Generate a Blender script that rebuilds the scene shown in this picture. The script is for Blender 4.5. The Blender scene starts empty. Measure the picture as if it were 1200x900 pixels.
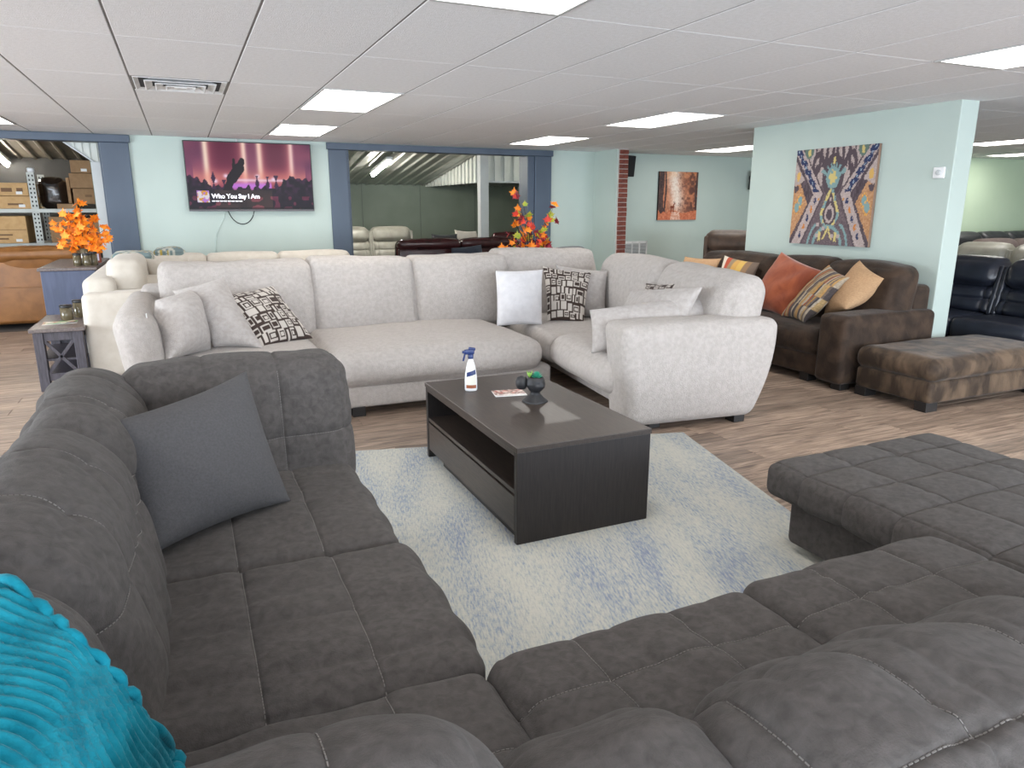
import bpy, math, random
import numpy as np
from mathutils import Vector, Matrix
random.seed(5); RNG = np.random.default_rng(7)
S = bpy.context.scene; COL = S.collection
R = math.radians
# ---------------------------------------------------------------- camera, world, lights, exposure
CAMZ, CEIL = 1.42, 2.24
cam = bpy.data.objects.new('camera', bpy.data.cameras.new('camera')); COL.objects.link(cam)
yaw, pitch, roll = R(24.3), R(13.9), R(.05)
fw = Vector((math.sin(yaw)*math.cos(pitch), math.cos(yaw)*math.cos(pitch), -math.sin(pitch)))
rt = Vector((math.cos(yaw), -math.sin(yaw), 0)); up = rt.cross(fw)
rt2 = rt*math.cos(roll)+up*math.sin(roll); up2 = -rt*math.sin(roll)+up*math.cos(roll)
mw = Matrix((rt2, up2, -fw)).transposed().to_4x4(); mw.translation = (0, 0, CAMZ)
cam.matrix_world = mw
cam.data.sensor_width = 36; cam.data.lens = 837/1200*36; cam.data.clip_start = .02
S.camera = cam
W = bpy.data.worlds.new('sky'); S.world = W; W.use_nodes = True
W.node_tree.nodes['Background'].inputs[0].default_value = (.75, .87, 1, 1)
W.node_tree.nodes['Background'].inputs[1].default_value = 1.0
def area(name, loc, rot, sx, sy, e, col):
    l = bpy.data.lights.new(name, 'AREA'); l.shape = 'RECTANGLE'; l.size = sx; l.size_y = sy; l.energy = e; l.color = col
    o = bpy.data.objects.new(name, l); o.location = loc; o.rotation_euler = rot; COL.objects.link(o); return o
for wx in (-4.2, 0.0, 4.2, 8.4):       # daylight through the shop-front windows behind the photographer
    area('window_daylight', (wx, -3.55, 1.32), (R(90), 0, 0), 3.6, 1.75, 230, (.8, .89, 1))
area('window_daylight', (-6.8, 4.6, 1.32), (R(90), 0, R(-90)), 4.4, 1.75, 480, (.84, .92, 1))
PANEL, TUBE = 8.5, 130.0
S.view_settings.view_transform = 'Standard'; S.view_settings.look = 'None'
S.view_settings.gamma = 1; S.view_settings.use_curve_mapping = False
S.view_settings.exposure = 0.2
# ---------------------------------------------------------------- helpers
def lin(c):
    c = np.asarray(c, float)/255.0
    return np.where(c <= .04045, c/12.92, ((c+.055)/1.055)**2.4)
def lc(c): return tuple(lin(c))+(1,)
def nd(nt, t, **kw):
    n = nt.nodes.new(t)
    for k, v in kw.items():
        if k.startswith('i_'): n.inputs[k[2:].replace('_', ' ')].default_value = v
        else: setattr(n, k, v)
    return n
def pm(name, col, rough=.6, alt=None, scale=6, detail=4, dist=0, bump=0, bscale=80, metal=0, sheen=0, coat=0, spec=.5, stretch=(1, 1, 1), space='Object', rand=0, emit=None, es=0, lo=.35, hi=.65, trans=0, bstretch=None, bdetail=3, bdist=.01, bump2=None):
    m = bpy.data.materials.new(name); m.use_nodes = True; nt = m.node_tree; b = nt.nodes['Principled BSDF']; L = nt.links.new
    b.inputs['Roughness'].default_value = rough; b.inputs['Metallic'].default_value = metal
    b.inputs['Specular IOR Level'].default_value = spec
    b.inputs['Sheen Weight'].default_value = sheen; b.inputs['Sheen Roughness'].default_value = .4
    b.inputs['Coat Weight'].default_value = coat; b.inputs['Transmission Weight'].default_value = trans
    tc = nd(nt, 'ShaderNodeTexCoord'); geo = nd(nt, 'ShaderNodeNewGeometry')
    vec = geo.outputs['Position'] if space == 'World' else tc.outputs['Object']
    mp = nd(nt, 'ShaderNodeMapping'); mp.inputs['Scale'].default_value = stretch; L(vec, mp.inputs[0])
    alt = alt if alt is not None else tuple(x*.9 for x in col)
    n = nd(nt, 'ShaderNodeTexNoise', i_Scale=scale, i_Detail=detail, i_Distortion=dist); L(mp.outputs[0], n.inputs['Vector'])
    cr = nd(nt, 'ShaderNodeValToRGB'); cr.color_ramp.elements[0].position = lo; cr.color_ramp.elements[1].position = hi
    cr.color_ramp.elements[0].color = lc(alt); cr.color_ramp.elements[1].color = lc(col); L(n.outputs[0], cr.inputs[0])
    out = cr.outputs[0]
    if rand:
        oi = nd(nt, 'ShaderNodeObjectInfo'); ad = nd(nt, 'ShaderNodeMath', operation='ADD'); L(oi.outputs['Random'], ad.inputs[0]); L(geo.outputs['Random Per Island'], ad.inputs[1])
        fr = nd(nt, 'ShaderNodeMath', operation='FRACT'); L(ad.outputs[0], fr.inputs[0])
        mr = nd(nt, 'ShaderNodeMapRange'); mr.inputs[3].default_value = 1-rand; mr.inputs[4].default_value = 1+rand; L(fr.outputs[0], mr.inputs[0])
        hs = nd(nt, 'ShaderNodeHueSaturation'); L(mr.outputs[0], hs.inputs['Value']); L(out, hs.inputs['Color']); out = hs.outputs[0]
        if space == 'World':
            cx = nd(nt, 'ShaderNodeCombineXYZ'); ml = nd(nt, 'ShaderNodeMath', operation='MULTIPLY'); ml.inputs[1].default_value = 37; L(fr.outputs[0], ml.inputs[0]); L(ml.outputs[0], cx.inputs[0]); L(ml.outputs[0], cx.inputs[2]); L(cx.outputs[0], mp.inputs['Location'])
    L(out, b.inputs['Base Color'])
    if bump:
        bm_ = nd(nt, 'ShaderNodeMapping'); bm_.inputs['Scale'].default_value = bstretch or (1, 1, 1); L(vec, bm_.inputs[0])
        n2 = nd(nt, 'ShaderNodeTexNoise', i_Scale=bscale, i_Detail=bdetail); L(bm_.outputs[0], n2.inputs['Vector'])
        bp = nd(nt, 'ShaderNodeBump', i_Strength=bump, i_Distance=bdist); L(n2.outputs[0], bp.inputs['Height']); L(bp.outputs[0], b.inputs['Normal'])
        if bump2:
            n3 = nd(nt, 'ShaderNodeTexNoise', i_Scale=bump2[1], i_Detail=3, i_Distortion=bump2[3]); L(vec, n3.inputs['Vector'])
            b3 = nd(nt, 'ShaderNodeBump', i_Strength=bump2[0], i_Distance=bump2[2]); L(n3.outputs[0], b3.inputs['Height']); L(b3.outputs[0], bp.inputs['Normal'])
    if emit is not None:
        b.inputs['Emission Color'].default_value = lc(emit); b.inputs['Emission Strength'].default_value = es
    return m
def colmat(name, rough=.7, es=0, bump=0, bscale=120, sheen=0, spec=.4):
    m = bpy.data.materials.new(name); m.use_nodes = True; nt = m.node_tree; b = nt.nodes['Principled BSDF']
    a = nd(nt, 'ShaderNodeAttribute', attribute_name='Col'); b.inputs['Roughness'].default_value = rough; b.inputs['Sheen Weight'].default_value = sheen
    b.inputs['Specular IOR Level'].default_value = spec
    if es:
        b.inputs['Base Color'].default_value = (.01, .01, .01, 1); nt.links.new(a.outputs[0], b.inputs['Emission Color']); b.inputs['Emission Strength'].default_value = es
    else: nt.links.new(a.outputs[0], b.inputs['Base Color'])
    if bump:
        tc = nd(nt, 'ShaderNodeTexCoord'); n2 = nd(nt, 'ShaderNodeTexNoise', i_Scale=bscale); nt.links.new(tc.outputs['Object'], n2.inputs['Vector'])
        bp = nd(nt, 'ShaderNodeBump', i_Strength=bump, i_Distance=.005); nt.links.new(n2.outputs[0], bp.inputs['Height']); nt.links.new(bp.outputs[0], b.inputs['Normal'])
    return m
WL = {}; XF = [None]
def set_props(o, label=None, cat=None, group=None, kind=None):
    for k, v in (('label', label), ('category', cat), ('group', group), ('kind', kind)):
        if v: o[k] = v
    return o
def place(o, c, parent):
    c = Vector(c); WL[o.name] = c
    if parent is not None: o.parent = parent; o.location = c-WL[parent.name]
    else: o.location = c
def thing(name, label, cat, loc, group=None):
    o = bpy.data.objects.new(name, None); COL.objects.link(o); o.empty_display_size = .1
    loc = Vector(loc)
    if XF[0] is not None: loc = XF[0] @ loc
    place(o, loc, None); return set_props(o, label, cat, group)
def mk(name, geo, mat, parent=None, smooth=False, cols=None, **props):
    v, f = geo; v = np.asarray(v, float)
    if XF[0] is not None:
        m = np.array(XF[0]); v = v@m[:3, :3].T+m[:3, 3]
    lo, hi = v.min(0), v.max(0); c = np.array([(lo[0]+hi[0])/2, (lo[1]+hi[1])/2, lo[2]])
    me = bpy.data.meshes.new(name); me.from_pydata((v-c).tolist(), [], [list(map(int, q)) for q in f]); me.update()
    if mat: me.materials.append(mat)
    if smooth: me.shade_smooth()
    if cols is not None:
        a = me.color_attributes.new('Col', 'FLOAT_COLOR', 'POINT')
        cc = np.ones((len(v), 4)); cc[:, :3] = cols; a.data.foreach_set('color', cc.ravel())
    o = bpy.data.objects.new(name, me); COL.objects.link(o); place(o, c, parent); set_props(o, **props)
    return o
def dup(o, parent, c):            # a copy sharing mesh data
    n = o.copy(); COL.objects.link(n); place(n, c, parent); return n
def J(gs):
    V, F, k = [], [], 0
    for v, f in gs:
        v = np.asarray(v, float); V.append(v); F += [tuple(int(i)+k for i in q) for q in f]; k += len(v)
    return np.concatenate(V), F
def rot(geo, axis, ang, piv=(0, 0, 0)):
    m = np.array(Matrix.Rotation(ang, 3, axis)); p = np.array(piv, float)
    return (np.asarray(geo[0], float)-p)@m.T+p, geo[1]
def bx(x0, x1, y0, y1, z0, z1):
    v = [(x, y, z) for x in (x0, x1) for y in (y0, y1) for z in (z0, z1)]
    return np.array(v, float), [(0, 1, 3, 2), (4, 6, 7, 5), (0, 4, 5, 1), (2, 3, 7, 6), (0, 2, 6, 4), (1, 5, 7, 3)]
def grid_faces(axs):
    V, F, k = [], [], 0
    for d in range(3):
        for s in (-1, 1):
            a, b = (d+1) % 3, (d+2) % 3
            A, B = np.meshgrid(axs[a], axs[b], indexing='ij'); n, m = A.shape
            P = np.zeros((n, m, 3)); P[..., d] = s*axs[d][-1]; P[..., a] = A; P[..., b] = B
            I = np.arange(n*m).reshape(n, m)+k; q = np.stack([I[:-1, :-1], I[1:, :-1], I[1:, 1:], I[:-1, 1:]], -1).reshape(-1, 4)
            F.append(q if s > 0 else q[:, ::-1]); V.append(P.reshape(-1, 3)); k += n*m
    V = np.concatenate(V); F = np.concatenate(F)
    u, inv = np.unique(V.round(6), axis=0, return_inverse=True)
    return u, inv.reshape(-1)[F]
def rbox(x0, x1, y0, y1, z0, z1, r=.01, seg=1):
    h = np.array([x1-x0, y1-y0, z1-z0])/2; r = min(r, h.min()*.98)
    axs = [np.unique(np.concatenate([np.linspace(-q, -q+r, seg+1), np.linspace(q-r, q, seg+1)])) for q in h]
    V, F = grid_faces(axs); inn = np.clip(V, -(h-r), h-r); d = V-inn; d /= np.linalg.norm(d, axis=1, keepdims=True)+1e-12
    return inn+r*d+np.array([x0+x1, y0+y1, z0+z1])/2, F
def wr(P, amp, scale, seed=0, n=7):
    g = np.random.default_rng(seed); out = np.zeros(len(P))
    Q = P*scale+.8*np.sin(P[:, [1, 2, 0]]*scale*.7+g.uniform(0, 6, 3))
    for i in range(n):
        k = g.normal(size=3)*(.6+i*.35); out += np.sin(Q@k+g.uniform(0, 6.3))/(1+.45*i)
    return amp*out/2
class Cush:
    def __init__(s, lo, hi, r=.06, puff=(0, 0, 0), grooves=(), wamp=.004, wsc=9, seed=0, warp=None, pucker=0, fold=None):
        s.pucker = pucker
        s.lo, s.hi = np.array(lo, float), np.array(hi, float); s.h = (s.hi-s.lo)/2; s.c = (s.hi+s.lo)/2; s.r = min(r, s.h.min()*.97)
        s.puff, s.gr, s.wamp, s.wsc, s.seed, s.warp, s.fold = puff, grooves, wamp, wsc, seed, warp, fold
    def ev(s, U, off=0):
        p = U*s.h; inn = np.clip(p, -(s.h-s.r), s.h-s.r); d = p-inn; n = d/(np.linalg.norm(d, axis=1, keepdims=True)+1e-12)
        q = inn+s.r*n
        for k in range(3):
            if s.puff[k]:
                a, b = (k+1) % 3, (k+2) % 3
                q[:, k] += s.puff[k]*np.sign(U[:, k])*U[:, k]**2*(1-U[:, a]**2)*(1-U[:, b]**2)
        disp = wr(p+s.c, s.wamp, s.wsc, s.seed) if s.wamp else np.zeros(len(p))
        if s.fold:            # soft folds running across the cushion
            ax, amp, fr = s.fold; ph = p[:, ax]*fr*.5+1.1*np.sin(p[:, (ax+1) % 3]*4+s.seed)+.5*np.sin(p[:, (ax+2) % 3]*5+p[:, (ax+1) % 3]*9)+s.seed; disp = disp-amp*np.exp(-(np.sin(ph)/.2)**2)*np.clip(.35+np.sin(p@np.array([4.1, 5.3, 3.7])+s.seed*2.1), 0, 1)+amp*.5*np.sin(ph*2)
        for (ax, val, dep, wd, *_) in s.gr:
            dd = np.abs(p[:, ax]-val*s.h[ax]); disp = disp-dep*(.5*np.exp(-(dd/(wd*.5))**2)+.5*np.exp(-(dd/(wd*2.4))**2))
            if s.pucker:
                o = p[:, (ax+1) % 3]+p[:, (ax+2) % 3]*.9; disp = disp+s.pucker*np.sin(o*62+3*np.sin(o*17+s.seed)+val*9)*np.exp(-dd/.035)*np.clip(np.sin(o*11+s.seed*1.7+val*5)+.3, 0, 1)
        q = q+n*(disp+off)[:, None]
        q = q+s.c
        return s.warp(q) if s.warp else q
    def geo(s, n):
        axs = [(np.sin(t*np.pi/2)*.45+t*.55) for t in (np.linspace(-1, 1, k+1) for k in n)]
        for (ax, val, dep, wd, *_) in s.gr:
            b = wd/s.h[ax]; e = val+np.array([-2, -1.1, -.6, -.3, 0, .3, .6, 1.1, 2])*b; k = axs[ax]; k = k[np.abs(k-val) > 2.3*b]; axs[ax] = np.sort(np.r_[k, e[(e > -.99) & (e < .99)]])
            axs[ax][0], axs[ax][-1] = -1, 1
        V, F = grid_faces(axs); return s.ev(V), F
    def stitches(s, step=.0098, ln=.0066, wd=.0009):
        gs = []
        for (ax, val, dep, w, faces, *rg) in s.gr:
            for fc in [q for q in faces.split(',') if q]:
                sg, k = (1 if fc[0] == '+' else -1), 'xyz'.index(fc[1])
                if k == ax: continue
                o = 3-k-ax; a, b = rg if rg else (-.97, .97); t = np.linspace(a, b, 160)
                U = np.zeros((160, 3)); U[:, ax] = val; U[:, k] = sg; U[:, o] = t
                gs.append(dash(s.ev(U, .0012), step, ln, wd))
        return J(gs)
def dash(P, step, ln, wd):
    d = np.r_[0, np.cumsum(np.linalg.norm(np.diff(P, axis=0), axis=1))]; V, F = [], []
    base = np.array([(0, -1, -1), (0, 1, -1), (0, 1, 1), (0, -1, 1), (1, -1, -1), (1, 1, -1), (1, 1, 1), (1, -1, 1)], float)
    bf = [(0, 3, 2, 1), (4, 5, 6, 7), (0, 1, 5, 4), (1, 2, 6, 5), (2, 3, 7, 6), (3, 0, 4, 7)]
    for t in np.arange(0, d[-1]-ln, step):
        a = np.array([np.interp(t, d, P[:, i]) for i in range(3)]); b = np.array([np.interp(t+ln, d, P[:, i]) for i in range(3)])
        x = (b-a)/np.linalg.norm(b-a); y = np.cross(x, (0, 0, 1)); ny = np.linalg.norm(y)
        y = y/ny if ny > 1e-3 else np.array([1., 0, 0]); z = np.cross(x, y)
        k = len(V)*8; V.append(a+base[:, :1]*(b-a)+base[:, 1:2]*y*wd+base[:, 2:]*z*wd); F += [tuple(i+k for i in q) for q in bf]
    return np.concatenate(V), F
def cushion(name, mat, parent, n, stitch=None, cols=None, **kw):
    c = Cush(**kw); o = mk(name, c.geo(n), mat, parent, True)
    if stitch: mk('stitching', c.stitches(), stitch, o, kind='stuff', label='pale dashed seam thread')
    return o
def pillow(BL, BR, TR, TL, T, n=26, seed=0, wamp=.006, pinch=.07, crush=0, edge=.012):
    """four corner points (world), T = thickness; returns geometry and uv"""
    BL, BR, TR, TL = (np.array(p, float) for p in (BL, BR, TR, TL)); N = np.cross(BR-BL, TL-BL); N /= np.linalg.norm(N)
    t = np.linspace(-1, 1, n+1); t = np.sin(t*np.pi/2)*.4+t*.6; U, V = np.meshgrid(t, t, indexing='ij'); U, V = U.ravel(), V.ravel()
    th = T*.56*((1-np.abs(U)**2.3)*(1-np.abs(V)**2.3))**.55
    u2 = U*(1-pinch*(1-V**2)); v2 = V*(1-pinch*(1-U**2))
    a, b = (u2+1)/2, (v2+1)/2
    P = (np.outer((1-a)*(1-b), BL)+np.outer(a*(1-b), BR)+np.outer(a*b, TR)+np.outer((1-a)*b, TL))
    rad = 1-np.clip(np.maximum(np.abs(U), np.abs(V)), 0, 1)**6
    VV, FF, UV = [], [], []
    m = n+1; I = np.arange(m*m).reshape(m, m); q = np.stack([I[:-1, :-1], I[1:, :-1], I[1:, 1:], I[:-1, 1:]], -1).reshape(-1, 4)
    edges = (np.abs(U) > .999) | (np.abs(V) > .999)
    for s in (1, -1):
        Q = P+np.outer(s*(th+wr(P*1.0, wamp, 11, seed+(s > 0))*rad), N); VV.append(Q); UV.append(np.stack([U, V], -1)); FF.append((q if s > 0 else q[:, ::-1])+(0 if s > 0 else m*m))
    V_ = np.concatenate(VV); F_ = np.concatenate(FF); uv = np.concatenate(UV)
    mp = np.arange(len(V_)); mp[m*m:][edges] = np.arange(m*m)[edges]; F_ = mp[F_]
    return (V_, F_), uv
def lathe(prof, n=24, c=(0, 0, 0), caps=True):
    V, F = [], []
    for r, z in prof:
        for i in range(n): V.append((c[0]+r*math.cos(2*math.pi*i/n), c[1]+r*math.sin(2*math.pi*i/n), c[2]+z))
    for k in range(len(prof)-1):
        for i in range(n): F.append((k*n+i, k*n+(i+1) % n, (k+1)*n+(i+1) % n, (k+1)*n+i))
    if caps: F.append(tuple(range(n))[::-1]); F.append(tuple((len(prof)-1)*n+i for i in range(n)))
    return np.array(V, float), F
def tube(pts, r, n=8):
    P = np.array(pts, float); V, F = [], []; rs = r if hasattr(r, '__len__') else [r]*len(P)
    for i, p in enumerate(P):
        t = P[min(i+1, len(P)-1)]-P[max(i-1, 0)]; t /= np.linalg.norm(t); a = np.cross(t, (0, 0, 1) if abs(t[2]) < .95 else (1, 0, 0)); a /= np.linalg.norm(a); b = np.cross(t, a)
        for k in range(n): V.append(p+rs[i]*(a*math.cos(2*math.pi*k/n)+b*math.sin(2*math.pi*k/n)))
    for i in range(len(P)-1):
        for k in range(n): F.append((i*n+k, i*n+(k+1) % n, (i+1)*n+(k+1) % n, (i+1)*n+k))
    F.append(tuple(range(n))[::-1]); F.append(tuple((len(P)-1)*n+k for k in range(n)))
    return np.array(V), F
def sheet(fn, nu, nv):
    u, v = np.meshgrid(np.linspace(0, 1, nu+1), np.linspace(0, 1, nv+1), indexing='ij'); P = fn(u.ravel(), v.ravel())
    I = np.arange((nu+1)*(nv+1)).reshape(nu+1, nv+1); return P, np.stack([I[:-1, :-1], I[1:, :-1], I[1:, 1:], I[:-1, 1:]], -1).reshape(-1, 4), u.ravel(), v.ravel()
def to_px(p):
    d = Vector(p)-Vector((0, 0, CAMZ)); z = d.dot(fw)
    return (None if z < .1 else (600+837*d.dot(rt2)/z, 450-837*d.dot(up2)/z))
# ---------------------------------------------------------------- materials
MINT = pm('mint wall paint', (180, 193, 186), .55, (175, 188, 181), 1.5, bump=.05, bscale=60)
MINT2 = pm('pale lime wall paint', (206, 224, 196), .55, (200, 219, 190), 1.5, bump=.05, bscale=60)
CEILM = pm('acoustic tile', (240, 240, 242), .9, (233, 233, 234), 45, bump=.35, bscale=160, rand=.018)
TBAR = pm('white painted steel', (200, 200, 199), .5, (192, 192, 192), 4)
BLUE = pm('slate blue trim paint', (74, 87, 103), .45, (66, 78, 94), 3, stretch=(1, 1, .25), bump=.08, bscale=40)
PLANK = pm('grey brown vinyl plank', (176, 154, 136), .42, (92, 76, 66), 7, 10, 1.8, stretch=(.35, 5.0, 1), space='World', rand=.24, bump=.06, bscale=20, bstretch=(.5, 14, 1), lo=.3, hi=.66)
CONC = pm('grey underlay', (92, 86, 80), .8, (80, 74, 70), 3)
RUGM = pm('rug base', (206, 207, 201), .95)
DARK = pm('charcoal brushed microfibre', (84, 80, 78), .85, (66, 63, 61), 42, 10, .5, bump=.35, bscale=300, sheen=.05, spec=.18, bdist=.004, lo=.3, hi=.7, bump2=(.14, 10, .02, 1.0))
DARK2 = pm('charcoal woven pillow', (80, 79, 80), .9, (73, 72, 73), 150, bump=.35, bscale=420, sheen=.04, spec=.15, bdist=.003, bump2=(.25, 9, .03, .8))
DTHREAD = pm('dark grey thread', (84, 80, 77), .85)
THREAD = pm('pale grey thread', (124, 120, 116), .85)
LITE = pm('pale grey plush', (184, 177, 172), .92, (173, 166, 160), 34, 10, .2, bump=.8, bscale=140, sheen=.2, spec=.1, lo=.36, hi=.64, bdist=.01, bump2=(.10, 7, .03, .6))
LITEP = pm('pale grey plush pillow', (180, 174, 170), .92, (168, 161, 156), 34, 10, .2, bump=.6, bscale=170, sheen=.2, spec=.1, bdist=.008, bump2=(.12, 9, .03, .8))
WHITEP = pm('white plush pillow', (214, 212, 214), .95, (206, 204, 206), 20, bump=.6, bscale=170, sheen=.3, spec=.1, bdist=.008)
CREAM = pm('cream fabric', (206, 199, 188), .85, (197, 189, 177), 12, bump=.2, bscale=220, sheen=.2, spec=.2)
BROWN = pm('dark brown velvet', (70, 55, 44), .68, (45, 35, 28), 8, 8, .4, bump=.4, bscale=170, sheen=.1, spec=.2, lo=.38, hi=.66, bdist=.006, bump2=(.14, 9, .03, .8))
OTTO = pm('brown crushed velvet', (104, 86, 69), .62, (56, 45, 36), 8, 9, .3, bump=.4, bscale=160, sheen=.14, spec=.2, lo=.4, hi=.64, bdist=.006, bump2=(.14, 9, .03, .8), stretch=(1, 1, .5))
RECL = pm('chocolate suede', (92, 72, 58), .6, (70, 54, 44), 9, sheen=.2)
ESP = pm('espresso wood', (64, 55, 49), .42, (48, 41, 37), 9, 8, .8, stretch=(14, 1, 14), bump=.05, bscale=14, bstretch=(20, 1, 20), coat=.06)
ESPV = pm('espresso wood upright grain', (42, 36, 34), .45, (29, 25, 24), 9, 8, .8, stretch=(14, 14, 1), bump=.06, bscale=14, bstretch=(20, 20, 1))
BLACK = pm('black plastic', (26, 26, 28), .45)
FOOT = pm('black wood foot', (30, 27, 26), .5)
ENDW = pm('weathered dark wood', (80, 76, 84), .55, (60, 56, 62), 7, 8, .6, stretch=(12, 12, 1.2), bump=.1, bscale=12, bstretch=(16, 16, 1))
ENDT = pm('weathered brown table top', (112, 100, 96), .4, (84, 74, 71), 7, 8, .6, stretch=(12, 1.2, 12), bump=.08, bscale=12)
NAVYW = pm('slate navy painted wood', (72, 80, 106), .42, (62, 70, 94), 5, 6, .4, stretch=(6, 6, .8))
RUST = pm('cognac leather', (138, 92, 48), .42, (120, 78, 38), 7, 5, .4, bump=.1, bscale=90)
BURG = pm('burgundy leather', (70, 36, 38), .26, (54, 28, 30), 7, 5, bump=.12, bscale=60, coat=.2)
GREYL = pm('taupe grey leather', (150, 147, 138), .36, (136, 132, 124), 7, 5, bump=.1, bscale=60)
NAVYL = pm('navy black leather', (42, 46, 58), .3, (33, 36, 46), 7, 5, bump=.14, bscale=60, coat=.1)
SILV = pm('silver grey leather', (156, 154, 142), .36, (142, 139, 128), 7, 5)
TAUPE = pm('taupe brown fabric', (122, 108, 102), .8, (110, 96, 92), 12)
BLKL = pm('black leather', (48, 50, 54), .38, (40, 42, 46), 6)
GREYF = pm('slate grey fabric', (112, 116, 120), .85, (100, 104, 108), 14)
NAVYF = pm('dark navy fabric', (44, 52, 66), .9, (38, 44, 58), 14)
TAN = pm('tan woven fabric', (196, 160, 122), .85, (178, 140, 104), 60, stretch=(1, 1, 4), bump=.3, bscale=200)
RUSTF = pm('rust velvet', (170, 88, 52), .75, (138, 64, 36), 7, 5, .8, sheen=.35, bump=.15, bscale=120)
TEAL = pm('turquoise fleece', (30, 128, 146), .95, (14, 104, 122), 22, 4, .5, bump=.35, bscale=240, sheen=.1, spec=.05, bdist=.004)
METAL = pm('galvanised sheet', (196, 196, 190), .34, (176, 176, 170), 3, metal=.75)
METALW = pm('white corrugated sheet', (206, 208, 202), .5, (196, 198, 192), 3)
STEEL = pm('grey post paint', (196, 199, 200), .5, (186, 189, 190), 3)
GRGRN = pm('grey green sheet wall', (128, 137, 124), .6, (120, 129, 116), 2)
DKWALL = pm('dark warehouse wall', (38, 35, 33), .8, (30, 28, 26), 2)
BRICK = pm('red brick', (126, 66, 52), .85, (98, 50, 40), 30, bump=.3, bscale=80, rand=.2)
MORT = pm('pale mortar', (196, 186, 178), .9)
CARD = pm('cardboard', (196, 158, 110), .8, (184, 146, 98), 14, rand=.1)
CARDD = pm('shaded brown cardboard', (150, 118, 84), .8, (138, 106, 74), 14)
PRINT = pm('brown carton print', (122, 90, 62), .8)
STICK = pm('white sticker', (236, 236, 234), .6)
RACKM = pm('grey rack steel', (176, 178, 172), .45, (164, 166, 160), 8, metal=.2)
HOLE = pm('dark hole', (30, 28, 26), .8)
WHITEPL = pm('white plastic', (236, 236, 236), .4)
DIFF = pm('light diffuser', (255, 255, 255), .5, emit=(255, 251, 244), es=PANEL)
TUBEM = pm('fluorescent tube', (255, 255, 255), .5, emit=(255, 252, 240), es=TUBE)
GLASSJ = pm('smoky olive glass', (132, 120, 92), .12, (120, 108, 82), 6, trans=.45, coat=.3)
WAX = pm('candle wax', (196, 178, 136), .6)
STEM = pm('brown twig', (74, 52, 38), .8)
BARK = pm('dark twig', (46, 36, 34), .8)
STONE = pm('matt black resin', (34, 34, 37), .55, (28, 28, 30), 30, bump=.1, bscale=120)
SUCC = pm('teal green succulent', (70, 162, 132), .5, (46, 132, 106), 30)
SUCL = pm('lime succulent', (150, 190, 92), .5, (126, 168, 72), 30)
def leafmat(n, a, b): return pm(n, a, .6, b, 22, rand=.15)
ORG = leafmat('orange leaf', (246, 150, 30), (236, 118, 16)); GRNL = leafmat('green leaf', (138, 168, 52), (186, 170, 46)); REDL = leafmat('red leaf', (226, 72, 50), (206, 54, 42)); BURL = leafmat('burgundy leaf', (140, 34, 54), (116, 26, 44))
CANV = colmat('printed canvas', .8, bump=.25, bscale=300); SCRN = colmat('lit screen', .35, es=.72, spec=.12); PATT = colmat('patterned cloth', .85, bump=.25, bscale=160, sheen=.1, spec=.2); PAPER = colmat('glossy print', .3)
# ---------------------------------------------------------------- setting: floor and planks
floor = mk('floor', bx(-7, 17.2, -3.7, 15.6, -.15, -.0045), CONC, kind='structure')
PW, PLn = .178, 1.22
pg = rbox(-PLn/2+.001, PLn/2-.001, -PW/2+.001, PW/2-.001, -.0045, 0, .0018, 1)
first = None; rest = []; npl = 0
for r_ in range(-20, 57):
    y = r_*PW+.05; off = random.random()*PLn
    for c_ in range(-6, 14):
        x = c_*PLn+off
        if x < -6.3 or x > 16.4 or y > 9.95: continue
        px = to_px((x, y, 0)); vis = False
        if px and -60 < px[0] < 1260 and 330 < px[1] < 900:
            vis = (-3.4 < x < -.3 and 2.6 < y < 10) or (2.1 < x < 7.5 and 2.0 < y < 7.2) or (.3 < x < 2.8 and 3.7 < y < 5.1)
        if vis and npl < 300:
            npl += 1
            if first is None:
                first = mk('plank', (pg[0]+np.array([x, y, 0]), pg[1]), PLANK, floor)
            else: dup(first, floor, (x, y, -.0045))
        else: rest.append((pg[0]+np.array([x, y, 0]), pg[1]))
mk('plank_field', J(rest), PLANK, floor, kind='stuff')
# ---------------------------------------------------------------- ceiling: tiles, T-bars, lights, vent
ceiling = mk('ceiling', bx(-7, 17.2, -3.7, 10.05, CEIL+.03, CEIL+.12), TBAR, kind='structure')
GX, GY, TX, TY = -.218, 3.064, .61, 1.22
LIGHTS = {(2, -1): 'bright ceiling light panel nearest the camera, cut by the top edge', (2, 2): 'large bright ceiling light panel up and right of the television', (2, 4): 'ceiling light panel close above the wall between television and blue opening',
          (7, 2): 'ceiling light panel over the middle of the pale sectional', (7, 4): 'ceiling light panel just right above the wide blue opening', (7, -1): 'big ceiling light panel at the upper right, nearest the patterned canvas wall',
          (12, 4): 'ceiling light panel over the deer painting', (16, 2): 'ceiling light strip beyond the partition, over the navy leather sofa', (20, 3): 'farthest small ceiling light beyond the partition',
          (-3, 4): 'ceiling light corner above the warehouse opening at far left', (-3, -1): 'unseen ceiling light above the left of the charcoal sectional', (2, -4): 'unseen ceiling light straight behind the camera',
          (7, -4): 'unseen ceiling light behind the camera to the right', (12, -1): 'unseen ceiling light past the right picture edge', (-3, 1): 'unseen ceiling light past the left picture edge',
          (12, -4): 'unseen ceiling light far right behind the camera', (-3, -4): 'unseen ceiling light far left behind the camera', (20, -1): 'unseen ceiling light farthest right, over the navy sofas side'}
VENT = (0, 2)
tg = rbox(-.3, .3, -.6075, .6075, 0, .018, .004, 1); tiles = []; tfirst = None
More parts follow.
